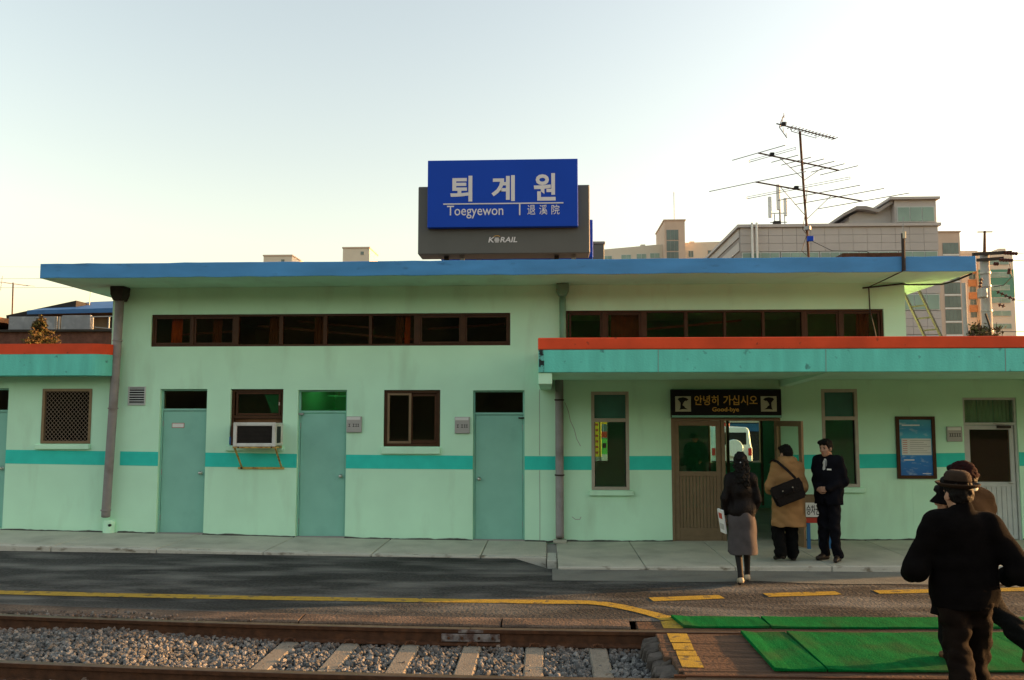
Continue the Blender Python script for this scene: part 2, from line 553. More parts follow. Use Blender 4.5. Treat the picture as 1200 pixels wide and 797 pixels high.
# ------------------------------------------------------------------ levels of the site
def PZ(x):      # top of the platform along the facade (it falls a little towards the middle)
    return float(np.interp(x, [-15, -8.9, -6.3, -3.2, 0, 1.9, 4.5, 7.3, 24], [.19, .185, .143, .085, .055, .07, .105, .125, .14]))
def RZ(x, y):   # road surface with crossfall towards the track
    a = 0.035 + 0.055 * min(1, max(0, (-x - 1) / 7))
    return a * min(1, max(0, (y + 4.0) / 2.5))
def bow(x, k=0.0085, c=0.8, lim=8.5):      # the track curves slightly
    d = abs(x - c)
    return k * d * d if d < lim else k * lim * lim + 2 * k * lim * (d - lim)
def YF(x): return -5.12 + bow(x)           # far rail
def YN(x): return -6.56 + bow(x)           # near rail
# ================================================================== SETTING
kind(sheet('ground', 'earth', [-900, -300, -80, -30, 0, 30, 80, 300, 900], [-900, -300, -80, -20, -8, 6.5, 20, 60, 200, 900], lambda x, y: -0.26), 'structure')

xs = list(np.linspace(-15, 24, 79))
def edge_y(x): return YF(x) + 0.36
def road_rows(x):
    e = edge_y(x)
    top = -1.40 if x < 0.0 else -2.15
    return [top + (e - top) * t for t in np.linspace(0, 1, 14)]
vs, fs = [], []
for x in xs:
    for y in road_rows(x):
        vs.append((x, y, RZ(x, y)))
for i in range(len(xs) - 1):
    for j in range(13):
        fs.append((i * 14 + j, i * 14 + j + 1, (i + 1) * 14 + j + 1, (i + 1) * 14 + j))
me = bpy.data.meshes.new('road'); me.from_pydata(vs, [], fs); me.materials.append(M['asphalt'])
bm = bmesh.new(); bm.from_mesh(me); bmesh.ops.recalc_face_normals(bm, faces=bm.faces)
if sum(f.normal.z for f in bm.faces) < 0: bmesh.ops.reverse_faces(bm, faces=bm.faces)
bm.to_mesh(me); bm.free()
kind(link('road', me), 'structure')

# concrete apron in front of the right-hand platform
ax = list(np.linspace(0.05, 24, 49))
rag = [0.05 * math.sin(3.1 * x) + 0.03 * math.sin(7.7 * x + 1) for x in ax]
kind(ribbon('apron', 'apron', [(x, -2.16, RZ(x, -2.16) + 0.005) for x in ax], [(x, -2.93 + r + 0.06 * math.sin(x * 0.8), RZ(x, -2.93) + 0.005) for x, r in zip(ax, rag)]), 'structure')

# platform: slabs with open joints on a bed, kerb stones along the left part
plat = bpy.data.objects.new('platform', None); C.objects.link(plat); kind(plat, 'structure')
def slab(name, x0, x1, y0, y1, mat='concrete', zb=-0.12, top=0.0, bev=0.008):
    b = MB()
    p = [(x0, y0), (x1, y0), (x1, y1), (x0, y1)]
    vs = [(x, y, zb) for x, y in p] + [(x, y, PZ(x) + top) for x, y in p]
    b.add(vs, [(0, 3, 2, 1), (4, 5, 6, 7), (0, 1, 5, 4), (1, 2, 6, 5), (2, 3, 7, 6), (3, 0, 4, 7)])
    return b.build(name, mat, plat, bev)
B('bedding', 'joint', plat, -15, 24, -1.36, 0.2, -0.2, 0.02)
x = -14.9
while x < -0.02:
    x1 = min(x + 1.55, -0.02)
    slab('paving_slab', x + 0.006, x1 - 0.006, -1.30, 0.10)
    slab('kerb_stone', x + 0.006, x1 - 0.006, -1.45, -1.306, 'concrete_light', top=-0.004 + random.uniform(-.003, .003))
    x = x1
slab('kerb_return', -0.015, 0.12, -1.62, -1.0, 'concrete_light', top=-0.012)
jx = [-0.012, 1.27, 2.42, 3.65, 4.9, 6.2, 7.5, 8.8, 10.1, 11.4, 12.7, 14, 15.3, 16.6, 17.9, 19.2, 20.5, 21.8, 23.1]
for a, b_ in zip(jx[:-1], jx[1:]):
    slab('paving_slab', (a if a > 0 else 0.126) + 0.005, b_ - 0.005, -2.12, 0.10)
    slab('kerb_stone', (a if a > 0 else 0.126) + 0.005, b_ - 0.005, -2.21, -2.126, 'concrete_light', top=0.002)

# painted yellow lines
def line_y(x): return -3.98 + 0.004 * (x - 0.5) ** 2
path = [(x, line_y(x)) for x in np.linspace(-14, 0.30, 40)] + [(0.44, -3.985), (0.60, -4.04), (0.76, -4.15), (0.92, -4.31), (1.06, -4.47), (1.155, -4.60), (1.20, -4.72)]
def strip(name, path, wid, dz, zf, mat='road_yellow'):
    L, Rr = [], []
    for i, (x, y) in enumerate(path):
        a = path[max(0, i - 1)]; b = path[min(len(path) - 1, i + 1)]
        t = Vector((b[0] - a[0], b[1] - a[1])).normalized()
        nx, ny = -t.y, t.x
        ww = wid * (1 + 0.06 * math.sin(i * 1.7))
        L.append((x + nx * ww / 2, y + ny * ww / 2, zf(x + nx * ww / 2, y + ny * ww / 2) + dz))
        Rr.append((x - nx * ww / 2, y - ny * ww / 2, zf(x - nx * ww / 2, y - ny * ww / 2) + dz))
    return kind(ribbon(name, mat, L, Rr), 'structure')
strip('painted_line', path, 0.17, 0.006, RZ)
for a, b_ in (((1.13, -3.82), (1.94, -3.66)), ((2.45, -3.56), (3.31, -3.42)), ((3.75, -3.36), (4.6, -3.25)), ((5.1, -3.19), (5.95, -3.10)), ((6.45, -3.05), (7.3, -2.98))):
    strip('painted_dash', [a, ((a[0] + b_[0]) / 2, (a[1] + b_[1]) / 2), b_], 0.17, 0.006, RZ)

# ------------------------------------------------------------------ railway track
kind(sheet('ballast_bed', 'ballast_dirt', list(np.linspace(-20, 20, 41)), [-9.5, -7.6, -6.6, -5.0, -4.6], lambda x, y: -0.215 if y > -9 else -0.25), 'structure')
track = bpy.data.objects.new('railway_track', None); C.objects.link(track); kind(track, 'structure')
prof = [(-.068, -.15), (.068, -.15), (.068, -.138), (.012, -.122), (.009, -.045), (.034, -.036), (.036, -.004), (.030, 0.0), (-.030, 0.0), (-.036, -.004), (-.034, -.036), (-.009, -.045), (-.012, -.122), (-.068, -.138)]
def rail(name, yf, x0, x1):
    px = np.linspace(x0, x1, 61)
    vs, fs, mi = [], [], []
    n = len(prof)
    for x in px:
        for u, v in prof:
            vs.append((x, yf(x) + u, v))
    for i in range(len(px) - 1):
        for k in range(n):
            k2 = (k + 1) % n
            fs.append((i * n + k, i * n + k2, (i + 1) * n + k2, (i + 1) * n + k))
            mi.append(1 if k in (6, 7, 8) else 0)
    fs += [tuple(range(n)), tuple((len(px) - 1) * n + k for k in range(n))]
    mi += [0, 0]
    b = MB(); b.v = vs; b.f = fs; b.m = mi
    return b.build(name, ['rail_rust', 'rail_head'], track)
rf1 = rail('rail', YF, -20, -0.745); rf2 = rail('rail', YF, -0.739, 20); rail('rail', YN, -20, 20)
# fishplate at the joint of the far rail, painted pale
yj = YF(-0.74)
pm('fish_paint', (0.23, 0.20, 0.19), 0.85, 0.3, 18, 0.4, 60, dirt=(0.08, 0.04, 0.03), dscale=13, damt=0.9, dlow=0.45, dhigh=0.62)
fp = B('fishplate', 'fish_paint', rf2, -1.02, -0.46, yj - .040, yj - .012, -.118, -.047, 0.004)
for bx in (-.95, -.82, -.66, -.53):
    MB().tube([(bx, yj - .055, -.082), (bx, yj - .038, -.082)], .014, 6).build('bolt', 'rail_rust', rf2)
B('joint_paint', 'fish_paint', rf2, -.86, -.62, yj - .0385, yj - .030, -.034, -.006)
# concrete sleepers with rail clips
sm = None
for k in range(-14, 2):
    xk = -0.13 + 0.59 * k
    b = MB()
    w1, w2 = 0.085, 0.11
    y0, y1 = YN(xk) - 0.42, YF(xk) + 0.30
    vs = [(-w2, y0, -.30), (w2, y0, -.30), (w2, y1, -.30), (-w2, y1, -.30), (-w1, y0, -.148), (w1, y0, -.148), (w1, y1, -.148), (-w1, y1, -.148)]
    b.add([(vx + xk, vy, vz) for vx, vy, vz in vs], [(0, 3, 2, 1), (4, 5, 6, 7), (0, 1, 5, 4), (1, 2, 6, 5), (2, 3, 7, 6), (3, 0, 4, 7)])
    s_ = b.build('sleeper', 'sleeper', track, 0.012)
    for yr in (YF(xk), YN(xk)):
        for sg in (-1, 1):
            MB().tube([(xk - .05, yr + sg * .10, -.14), (xk - .045, yr + sg * .085, -.118), (xk, yr + sg * .060, -.116), (xk + .045, yr + sg * .085, -.118), (xk + .05, yr + sg * .10, -.14)], .010, 5).build('rail_clip', 'rail_rust', s_)
# edge stones between asphalt and the far rail
x = -14.6
cuts = []
while x < 0.80:
    x1 = min(x + 2.02, 0.80)
    if -1.9 < x1 < -1.3: x1 = -1.57
    cuts.append((x, x1)); x = x1
eb = bpy.data.objects.new('road_edge', None); C.objects.link(eb); kind(eb, 'structure')
for a, b_ in cuts:
    b = MB()
    n = 6
    for i in range(n + 1):
        xx = a + 0.008 + (b_ - a - 0.016) * i / n
        jz = random.uniform(-.006, .006)
        e0, e1 = YF(xx) + 0.155 + random.uniform(-.006, .006), YF(xx) + 0.385
        b.v += [(xx, e0, -.24), (xx, e1, -.24), (xx, e1, 0.010), (xx, e0 + .012, -0.004 + jz), (xx, e0, -.02 + jz)]
    for i in range(n):
        for k in range(5):
            k2 = (k + 1) % 5
            b.f.append((i * 5 + k, i * 5 + k2, (i + 1) * 5 + k2, (i + 1) * 5 + k)); b.m.append(0)
    b.f += [(0, 1, 2, 3, 4), tuple(n * 5 + k for k in range(5))]; b.m += [0, 0]
    b.build('edge_stone', 'edge_stone', eb)

# ballast stones: loose crushed rock (uncountable)
def icos():
    bm = bmesh.new()
    bmesh.ops.create_icosphere(bm, subdivisions=1, radius=1.0)
    v = np.array([tuple(q.co) for q in bm.verts]); f = np.array([[q.index for q in fc.verts] for fc in bm.faces])
    bm.free()
    return v, f
iv, jf = icos()
def in_sleeper(x, y):
    k = round((x + 0.13) / 0.59)
    return -6 <= k <= 1 and abs(x - (-0.13 + 0.59 * k)) < 0.10
def bz(x, y):       # ballast surface: hides the sleepers towards the left
    t = min(1, max(0, (-x - 2.4) / 1.2))
    return -0.168 + 0.055 * t + 0.012 * math.sin(x * 3.1 + y * 2) * (0.4 + t)
P_, Sz = [], []
def scatter(n, x0, x1, ya, yb, zoff=0.0, smin=.012, smax=.028, avoid=True):
    for _ in range(n):
        x = random.uniform(x0, x1); t = random.random(); y = ya(x) + (yb(x) - ya(x)) * t
        if avoid and x > -2.75 and in_sleeper(x, y) and random.random() > 0.02: continue
        s = random.uniform(smin, smax)
        P_.append((x, y, bz(x, y) + zoff + random.uniform(-.012, .014))); Sz.append(s)
scatter(14500, -8.2, 1.02, lambda x: YN(x) + .055, lambda x: YF(x) - .055)
scatter(3500, -8.2, 1.02, lambda x: YN(x) + .055, lambda x: YF(x) - .055, -.02)
scatter(2600, -7.0, 1.02, lambda x: YN(x) - .55, lambda x: YN(x) - .06, -.02)
scatter(1100, -8.4, -2.4, lambda x: YF(x) + .05, lambda x: YF(x) + .16, .085, .012, .024, False)
scatter(500, -2.6, 0.9, lambda x: YF(x) + .05, lambda x: YF(x) + .16, .03, .012, .024, False)
scatter(200, -8.4, -1.0, lambda x: YF(x) + .15, lambda x: YF(x) + .22, .118, .008, .016, False)
P_ = np.array(P_); Sz = np.array(Sz); n = len(P_)
tmpl = []
for _ in range(12):
    d = 1 + rng.uniform(-.32, .32, len(iv)); sc = rng.uniform(.65, 1.35, 3)
    tmpl.append(iv * d[:, None] * sc)
tmpl = np.array(tmpl)
q = rng.normal(size=(n, 4)); q /= np.linalg.norm(q, axis=1)[:, None]
ww, xx, yy, zz = q.T
RM = np.stack([np.stack([1 - 2 * (yy**2 + zz**2), 2 * (xx*yy - zz*ww), 2 * (xx*zz + yy*ww)], -1), np.stack([2 * (xx*yy + zz*ww), 1 - 2 * (xx**2 + zz**2), 2 * (yy*zz - xx*ww)], -1), np.stack([2 * (xx*zz - yy*ww), 2 * (yy*zz + xx*ww), 1 - 2 * (xx**2 + yy**2)], -1)], 1)
V = np.einsum('nij,nkj->nki', RM, tmpl[rng.integers(0, 12, n)]) * Sz[:, None, None] + P_[:, None, :]
F_ = (jf[None] + (np.arange(n) * len(iv))[:, None, None]).reshape(-1, 3)
me = bpy.data.meshes.new('ballast_stones'); me.from_pydata(V.reshape(-1, 3).tolist(), [], F_.tolist())
tint = np.repeat(rng.beta(2, 2, n), len(iv)).astype(np.float32)
at = me.attributes.new('tint', 'FLOAT', 'POINT'); at.data.foreach_set('value', tint)
m = bpy.data.materials.new('stone'); m.use_nodes = True; t = m.node_tree; b = t.nodes['Principled BSDF']
an = N(t, 'ShaderNodeAttribute', attribute_name='tint'); rp = N(t, 'ShaderNodeValToRGB')
rp.color_ramp.elements[0].color = (.04, .04, .04, 1); rp.color_ramp.elements[1].color = (.25, .24, .225, 1)
e = rp.color_ramp.elements.new(0.5); e.color = (.11, .108, .105, 1)
t.links.new(an.outputs['Fac'], rp.inputs[0]); t.links.new(rp.outputs[0], b.inputs['Base Color']); b.inputs['Roughness'].default_value = .9
M['stone'] = m; me.materials.append(m)
yr = np.array([min(abs(p[1] - YF(p[0])), abs(p[1] - YN(p[0]))) for p in P_])
rust = np.clip(1.15 - yr / .28, 0, 1) * rng.uniform(0, 1, n)
ru = me.attributes.new('rust', 'FLOAT', 'POINT'); ru.data.foreach_set('value', np.repeat(rust, len(iv)).astype(np.float32))
ra_ = N(t, 'ShaderNodeAttribute', attribute_name='rust'); mxr = N(t, 'ShaderNodeMix', data_type='RGBA')
t.links.new(ra_.outputs['Fac'], mxr.inputs[0]); t.links.new(rp.outputs[0], mxr.inputs[6]); mxr.inputs[7].default_value = (.12, .065, .035, 1)
t.links.new(mxr.outputs[2], b.inputs['Base Color'])
kind(link('ballast_stones', me), 'stuff')

# ------------------------------------------------------------------ timber crossing
deck = bpy.data.objects.new('crossing_deck', None); C.objects.link(deck); kind(deck, 'structure')
def plank(x0, x1, y0, y1, z=0.0):
    o = MB().box(x0, x1, y0, y1, -.16, z).build('plank', 'plank', deck, 0.008)
    return o
def bent_plank(x0, x1, ya, yb, z=-0.004):
    b = MB(); n = 10
    for i in range(n + 1):
        xx = x0 + (x1 - x0) * i / n
        b.v += [(xx, ya(xx), -.16), (xx, yb(xx), -.16), (xx, yb(xx), z), (xx, ya(xx), z)]
    for i in range(n):
        for k in range(4):
            k2 = (k + 1) % 4
            b.f.append((i * 4 + k, i * 4 + k2, (i + 1) * 4 + k2, (i + 1) * 4 + k)); b.m.append(0)
    b.f += [(0, 1, 2, 3), tuple(n * 4 + k for k in range(4))]; b.m += [0, 0]
    return b.build('plank', 'plank', deck, 0.006)
off = [-.075, -.40, -.405, -.80, -.805, -1.20, -1.205, -1.375]
st = [1.00, 0.98, 1.04, 1.07]
for i in range(4):
    bent_plank(st[i], 9.0, lambda x, i=i: YF(x) + off[2 * i + 1], lambda x, i=i: YF(x) + off[2 * i], -0.006 - 0.003 * (i % 2))
bent_plank(0.86, 9.0, lambda x: YF(x) + .065, lambda x: YF(x) + .35, -0.003)
for k_ in range(4):
    bent_plank(1.0, 9.0, lambda x, k_=k_: YN(x) - .37 - .305 * k_, lambda x, k_=k_: YN(x) - .07 - .305 * k_, -0.004)
# weathered broken ends of the planks
for i in range(16):
    yy0 = YF(.9) - .12 - 1.15 * i / 15 + random.uniform(-.02, .02)
    L_ = random.uniform(.05, .22); wd = random.uniform(.03, .075); zt = -.015 - random.uniform(0, .07)
    x1_ = 1.01 + .05 * i / 15
    MB().add([(x1_ - L_, yy0 - wd, -.17), (x1_, yy0 - wd, -.17), (x1_, yy0 + wd, -.17), (x1_ - L_ + .03, yy0 + wd, -.17), (x1_ - L_ + .02, yy0 - wd, zt - .05), (x1_, yy0 - wd, zt), (x1_, yy0 + wd, zt + .004), (x1_ - L_ + .05, yy0 + wd, zt - .02)],
             [(0, 3, 2, 1), (4, 5, 6, 7), (0, 1, 5, 4), (1, 2, 6, 5), (2, 3, 7, 6), (3, 0, 4, 7)]).build('plank_end', 'plank_end', deck, 0.010)
B('check_rail', 'rail_rust', deck, 0.98, 9.0, YN(1.5) + .09, YN(1.5) + .115, -.05, 0.004)
# yellow paint across the planks
for ya, yb, x0, x1 in ((-4.70, -5.02, 1.11, 1.30), (-5.205, -5.505, 1.105, 1.29), (-5.53, -5.74, 1.10, 1.275), (-5.765, -5.915, 1.10, 1.27), (-5.93, -6.24, 1.09, 1.265), (-6.68, -6.9, 1.08, 1.25)):
    kind(ribbon('painted_band', 'road_yellow', [(x0, ya, .0005), (x0 - .01, yb, .0005)], [(x1, ya, .0005), (x1 - .012, yb, .0005)]), 'structure')
# green mats
def mat(x0, x1, ya, yb, lab, skew=0.0):
    n = max(3, int((x1 - x0) / .16)); b = MB()
    for i in range(n + 1):
        xx = x0 + (x1 - x0) * i / n
        sk = skew * (1 - i / n)
        ja, jb = random.uniform(-.008, .008), random.uniform(-.008, .008)
        za, zb = .018 + random.uniform(0, .006) + (.012 if i in (0, n) else 0), .018 + random.uniform(0, .006) + (.010 if i == 0 else 0)
        b.v += [(xx + sk, ya(xx) + ja, .002), (xx, yb(xx) + jb, .002), (xx, yb(xx) + jb, zb), (xx + sk, ya(xx) + ja, za)]
    for i in range(n):
        for k in range(4):
            k2 = (k + 1) % 4
            b.f.append((i * 4 + k, i * 4 + k2, (i + 1) * 4 + k2, (i + 1) * 4 + k)); b.m.append(0)
    b.f += [(0, 1, 2, 3), tuple(n * 4 + k for k in range(4))]; b.m += [0, 0]
    o = b.build('crossing_mat', 'mat_green', None, 0.004)
    return tag(o, lab, 'mat', 'green mats laid over the track crossing')
fA = lambda x: YF(x) + .10; fB = lambda x: YF(x) + .50
mat(1.23, 2.11, fA, fB, 'short green mat on the road side of the rails, next to the yellow line', .06)
mat(2.125, 4.36, fA, fB, 'long green mat strip on the road side of the rails')
mat(4.375, 6.6, fA, fB, 'green mat strip on the road side of the rails behind the walking men')
gA = lambda x: YN(x) + .22; gB = lambda x: YF(x) - .085
mat(1.79, 2.20, gA, gB, 'narrow green mat between the rails, edging the bare planks')
mat(2.212, 4.25, gA, gB, 'wide green mat between the rails where the men cross')
mat(4.262, 6.3, gA, gB, 'green mat between the rails, past the walking men')
mat(1.60, 4.0, lambda x: YN(x) - 1.2, lambda x: YN(x) - .08, 'green mat on the track side away from the station')

# unseen hillside behind the camera, added to darken the reflections in the windows
hx = np.linspace(-320, 320, 81); hy = np.linspace(-70, -300, 24)
def hz(x, y):
    t = min(1, max(0, (-70 - y) / 95.0))
    return -0.3 + 30 * (3 * t * t - 2 * t**3) * (1 + .16 * math.sin(x * .031 + 1) + .10 * math.sin(x * .083)) + 1.3 * t * math.sin(x * .45 + y * .2) * math.sin(y * .33)
kind(sheet('unseen_hill', 'unseen_hill', list(hx), list(hy), hz), 'structure')
# ================================================================== STATION BUILDING
def frame_ring(x0, x1, z0, z1, y0, y1, w_, name, mat_, parent, bottom=True, bev=.003):
    b = MB().box(x0, x0 + w_, y0, y1, z0, z1).box(x1 - w_, x1, y0, y1, z0, z1).box(x0 + w_ - .001, x1 - w_ + .001, y0, y1, z1 - w_, z1 - .0005)
    if bottom:
        b.box(x0 + w_ - .001, x1 - w_ + .001, y0, y1, z0 + .0005, z0 + w_)
    return b.build(name, mat_, parent, bev)
ST = thing('station_building', 'low mint green station building with flat blue roof and turquoise stripe', 'station')
H_left = [(-9.72, -8.867, .20, 2.483), (-8.29, -7.457, 1.576, 2.472)]
H_main = [(-6.32, -5.54, .135, 2.465), (-5.15, -4.283, 1.552, 2.463), (-4.04, -3.24, .09, 2.447), (-2.638, -1.725, 1.537, 2.445), (-1.195, -.369, .055, 2.437),
          (.692, 1.288, .86, 2.414), (1.95, 3.66, .06, 1.995), (4.306, 4.863, .919, 2.449), (-6.51, -.598, 3.16, 3.69), (.297, 5.32, 3.12, 3.718)]
H_right = [(6.48, 7.30, .12, 2.312), (9.2, 10.2, .9, 2.3), (12.2, 13.6, .1, 2.3)]
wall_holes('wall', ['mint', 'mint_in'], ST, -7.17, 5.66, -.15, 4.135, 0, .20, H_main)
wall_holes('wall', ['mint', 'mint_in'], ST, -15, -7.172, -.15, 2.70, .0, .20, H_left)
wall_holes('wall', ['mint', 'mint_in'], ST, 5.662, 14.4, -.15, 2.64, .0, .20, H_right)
# end walls, back walls, partitions, floor
B('wall', ['mint'], ST, 5.46, 5.66, .202, 6.0, 2.9, 4.135)
B('wall', ['mint'], ST, -7.17, -6.97, .202, 6.0, -.15, 4.135)
B('wall', ['mint'], ST, -7.17, -.30, 6.0, 6.2, -.15, 4.135)
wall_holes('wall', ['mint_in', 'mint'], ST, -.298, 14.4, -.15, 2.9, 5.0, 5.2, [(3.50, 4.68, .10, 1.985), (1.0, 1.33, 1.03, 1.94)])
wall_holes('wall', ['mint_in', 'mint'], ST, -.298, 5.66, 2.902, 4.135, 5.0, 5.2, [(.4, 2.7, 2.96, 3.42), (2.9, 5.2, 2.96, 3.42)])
for a in (.4, 2.9):  # unseen high windows added to bring more sky light into the hall
    fr_ = frame_ring(a, a + 2.3, 2.96, 3.42, 5.03, 5.13, .04, 'back_window', 'brown_frame', ST)
    B('pane', 'glass_clear', fr_, a + .04, a + 2.26, 5.07, 5.075, 3.0, 3.38)
B('wall', ['mint'], ST, 14.2, 14.4, .202, 5.0, -.15, 2.64)
B('wall', ['mint'], ST, -15, -7.172, 5.8, 6.0, -.15, 2.70)
B('wall', ['mint'], ST, -15, -14.8, .202, 5.8, -.15, 2.70)
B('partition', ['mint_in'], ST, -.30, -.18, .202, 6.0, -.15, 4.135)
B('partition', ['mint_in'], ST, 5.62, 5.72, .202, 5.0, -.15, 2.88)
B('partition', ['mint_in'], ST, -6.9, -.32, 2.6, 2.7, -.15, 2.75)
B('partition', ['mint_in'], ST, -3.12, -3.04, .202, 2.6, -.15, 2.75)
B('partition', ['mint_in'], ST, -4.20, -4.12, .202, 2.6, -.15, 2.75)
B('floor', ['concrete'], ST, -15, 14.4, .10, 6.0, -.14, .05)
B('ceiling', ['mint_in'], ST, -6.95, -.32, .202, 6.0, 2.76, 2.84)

# roof slab with painted fascia
b = MB()
rx = np.linspace(-7.79, 6.27, 57)
for i, x in enumerate(rx):
    jb = random.uniform(-.006, .006) if 0 < i < 56 else 0
    jt = random.uniform(-.005, .005) if 0 < i < 56 else 0
    b.v += [(x, -1.0, 4.135 + jb), (x, -1.0, 4.36 + jt), (x, 6.8, 4.36), (x, 6.8, 4.135)]
for i in range(56):
    o = i * 4
    for f, mi in (((0, 1, 5, 4), 0), ((1, 2, 6, 5), 2), ((2, 3, 7, 6), 0), ((3, 0, 4, 7), 1)):
        b.f.append(tuple(o + k for k in f)); b.m.append(mi)
b.f += [(0, 1, 2, 3), (56 * 4, 56 * 4 + 1, 56 * 4 + 2, 56 * 4 + 3)]; b.m += [0, 0]
b.build('roof_slab', ['blue_fascia', 'mint', 'roof_grey'], ST, 0.006)

# canopy and right annex roof
cn = MB().box(-.12, 14.4, -2.30, -.004, 2.596, 2.899, faces=[1, 2, 0, 0, 0, 0]).build('canopy', ['turquoise', 'mint', 'roof_grey'], ST, 0.008)
MB().box(-.125, 14.4, -2.308, -2.16, 2.901, 3.058).build('canopy_upstand', 'red_paint', cn, 0.010)
MB().box(-.125, .02, -2.16, -.01, 2.901, 3.053).build('canopy_upstand', 'red_paint', cn, 0.008)
B('peeling_corner', 'peel', cn, -.113, -.045, -2.306, -2.29, 2.602, 2.896)
MB().box(-.12, .06, -2.28, -.002, 2.445, 2.595, faces=[0, 0, 0, 0, 0, 1]).build('canopy_beam', ['mint', 'turquoise'], cn, 0.006)
for bx in (3.66, 7.5, 11.4):
    MB().add([(bx, -.002, 2.49), (bx + .16, -.002, 2.49), (bx + .16, -2.2, 2.590), (bx, -2.2, 2.590), (bx, -.002, 2.602), (bx + .16, -.002, 2.602), (bx + .16, -2.2, 2.602), (bx, -2.2, 2.602)],
             [(0, 3, 2, 1), (4, 5, 6, 7), (0, 1, 5, 4), (1, 2, 6, 5), (2, 3, 7, 6), (3, 0, 4, 7)]).build('canopy_beam', 'mint', cn)
B('annex_roof', ['roof_grey'], ST, 5.662, 14.4, -.004, 5.2, 2.66, 2.90)
for jx_ in (1.45, 3.62, 5.9, 8.1, 10.4, 12.6):
    MB().bar((jx_, -2.3015, 2.60), (jx_ + .006, -2.3015, 2.895), .006, .004, up=(0, 1, 0)).build('joint_line', 'joint', cn)
# left annex band with a rounded end
def band(z0, z1, mat_, d, nm, parent):
    poly = [(-15, -.42 - d), (-7.30, -.42 - d)]
    for k in range(1, 9):
        a = -math.pi / 2 + k / 8 * math.pi / 2
        poly.append((-7.30 + (.27 + d) * math.cos(a), -.15 + (.27 + d) * math.sin(a)))
    poly += [(-7.03 + d, -.02), (-15, -.02)]
    return MB().prism(poly, z0, z1, 'z').build(nm, mat_, parent)
lb = band(2.672, 3.012, 'turquoise', 0, 'annex_band', ST)
band(3.012, 3.178, 'red_paint', .004, 'annex_band_top', lb)
B('annex_roof', ['roof_grey'], ST, -15, -7.172, -.018, 6.0, 2.702, 2.95)

# painted turquoise stripe (pieces between the openings, 3 mm proud)
sx = [-14.5, -8.88, -5.55, -3, .11, 2, 4, 5.5, 7.29, 22]
sb = [1.255, 1.253, 1.208, 1.185, 1.172, 1.178, 1.196, 1.222, 1.256, 1.28]
stp = [1.478, 1.476, 1.436, 1.405, 1.388, 1.398, 1.420, 1.44, 1.466, 1.48]
cuts = [(-14.9, -9.72), (-8.867, -7.19), (-6.95, -6.32), (-5.54, -4.04), (-3.24, -1.195), (-.369, .692), (1.288, 1.95), (3.66, 4.306), (4.863, 6.48), (7.30, 12.4)]
for a, c in cuts:
    n = max(1, int((c - a) / .5)); b = MB()
    for i in range(n + 1):
        x = a + (c - a) * i / n
        z0, z1 = np.interp(x, sx, sb), np.interp(x, sx, stp)
        b.v += [(x, .001, z0), (x, .001, z1), (x, -.003, z1), (x, -.003, z0)]
    for i in range(n):
        for k in range(4):
            b.f.append((i * 4 + k, i * 4 + (k + 1) % 4, (i + 1) * 4 + (k + 1) % 4, (i + 1) * 4 + k)); b.m.append(0)
    b.f += [(0, 1, 2, 3), tuple(n * 4 + k for k in range(4))]; b.m += [0, 0]
    b.build('painted_stripe', 'teal_stripe', ST)

# ------------------------------------------------------------------ doors
def door(x0, x1, z0, zl, z1, knob_side, pane='glass_dark'):
    d = B('door', 'door_teal', ST, x0 + .032, x1 - .032, .075, .115, z0 + .012, zl, .004)
    frame_ring(x0, x1, z0, z1, .06, .13, .028, 'door_frame', 'door_teal', d, False)
    B('transom_rail', 'door_teal', d, x0 + .028, x1 - .028, .06, .13, zl + .006, zl + .042, .004)
    B('transom_pane', pane, d, x0 + .028, x1 - .028, .095, .101, zl + .042, z1 - .028)
    kx = x1 - .095 if knob_side > 0 else x0 + .095
    kz = z0 + .97
    k = MB().tube([(kx, .076, kz), (kx, .070, kz)], .030, 14)
    k.tube([(kx, .072, kz), (kx, .045, kz)], .011, 8)
    k.lathe([(.012, -.028), (.024, -.018), (.029, 0), (.024, .016), (.010, .024)], (0, 0, 0), 12)
    # turn the lathe knob to face outwards
    n0 = len(k.v) - 60
    for i in range(n0, len(k.v)):
        vx, vy, vz = k.v[i]
        k.v[i] = (kx + vx, .030 + vz, kz + vy)
    k.build('door_knob', 'steel', d, smooth=True)
    for hz_ in (z0 + .25, (z0 + zl) / 2, zl - .2):
        hx_ = x0 + .030 if knob_side > 0 else x1 - .030
        MB().tube([(hx_, .070, hz_ - .045), (hx_, .070, hz_ + .045)], .007, 6).build('hinge', 'galv', d)
    return d
door(-9.72, -8.867, .20, 2.085, 2.483, 1)
d2 = door(-6.32, -5.54, .135, 2.105, 2.465, 1)
B('door_notice', 'white', d2, -6.135, -5.945, .070, .076, 1.84, 1.905)
B('notice_border', 'paint_red', d2, -6.143, -5.937, .072, .076, 1.832, 1.913)
d4 = door(-4.04, -3.24, .09, 2.07, 2.447, 1)
B('closer_bracket', 'galv', d4, -4.035, -3.96, .035, .075, 2.045, 2.075)
d6 = door(-1.195, -.369, .055, 2.04, 2.437, -1)
B('closer_bracket', 'dark_iron', d6, -.47, -.38, .04, .075, 1.985, 2.005)
# fluorescent tube glowing inside the green-lit room
lamp = thing('fluorescent_lamp', 'glowing fluorescent tube behind the transom window of a teal door', 'lamp', (-3.6, .9, 2.70))
MB().tube([(-4.05, 1.2, 2.70), (-3.2, 1.2, 2.70)], .018, 8).build('tube', 'tube_light', lamp)
MB().tube([(-3.80, .9, 2.375), (-3.40, .95, 2.36)], .012, 8).build('glow_streak', 'streak_dim', lamp)  # added glowing rod, stands in for the lamp's reflected streak
B('fitting', 'white', lamp, -4.1, -3.15, 1.15, 1.25, 2.725, 2.765)
B('hanger', 'galv', lamp, -3.62, -3.60, .92, .935, 2.37, 2.765)

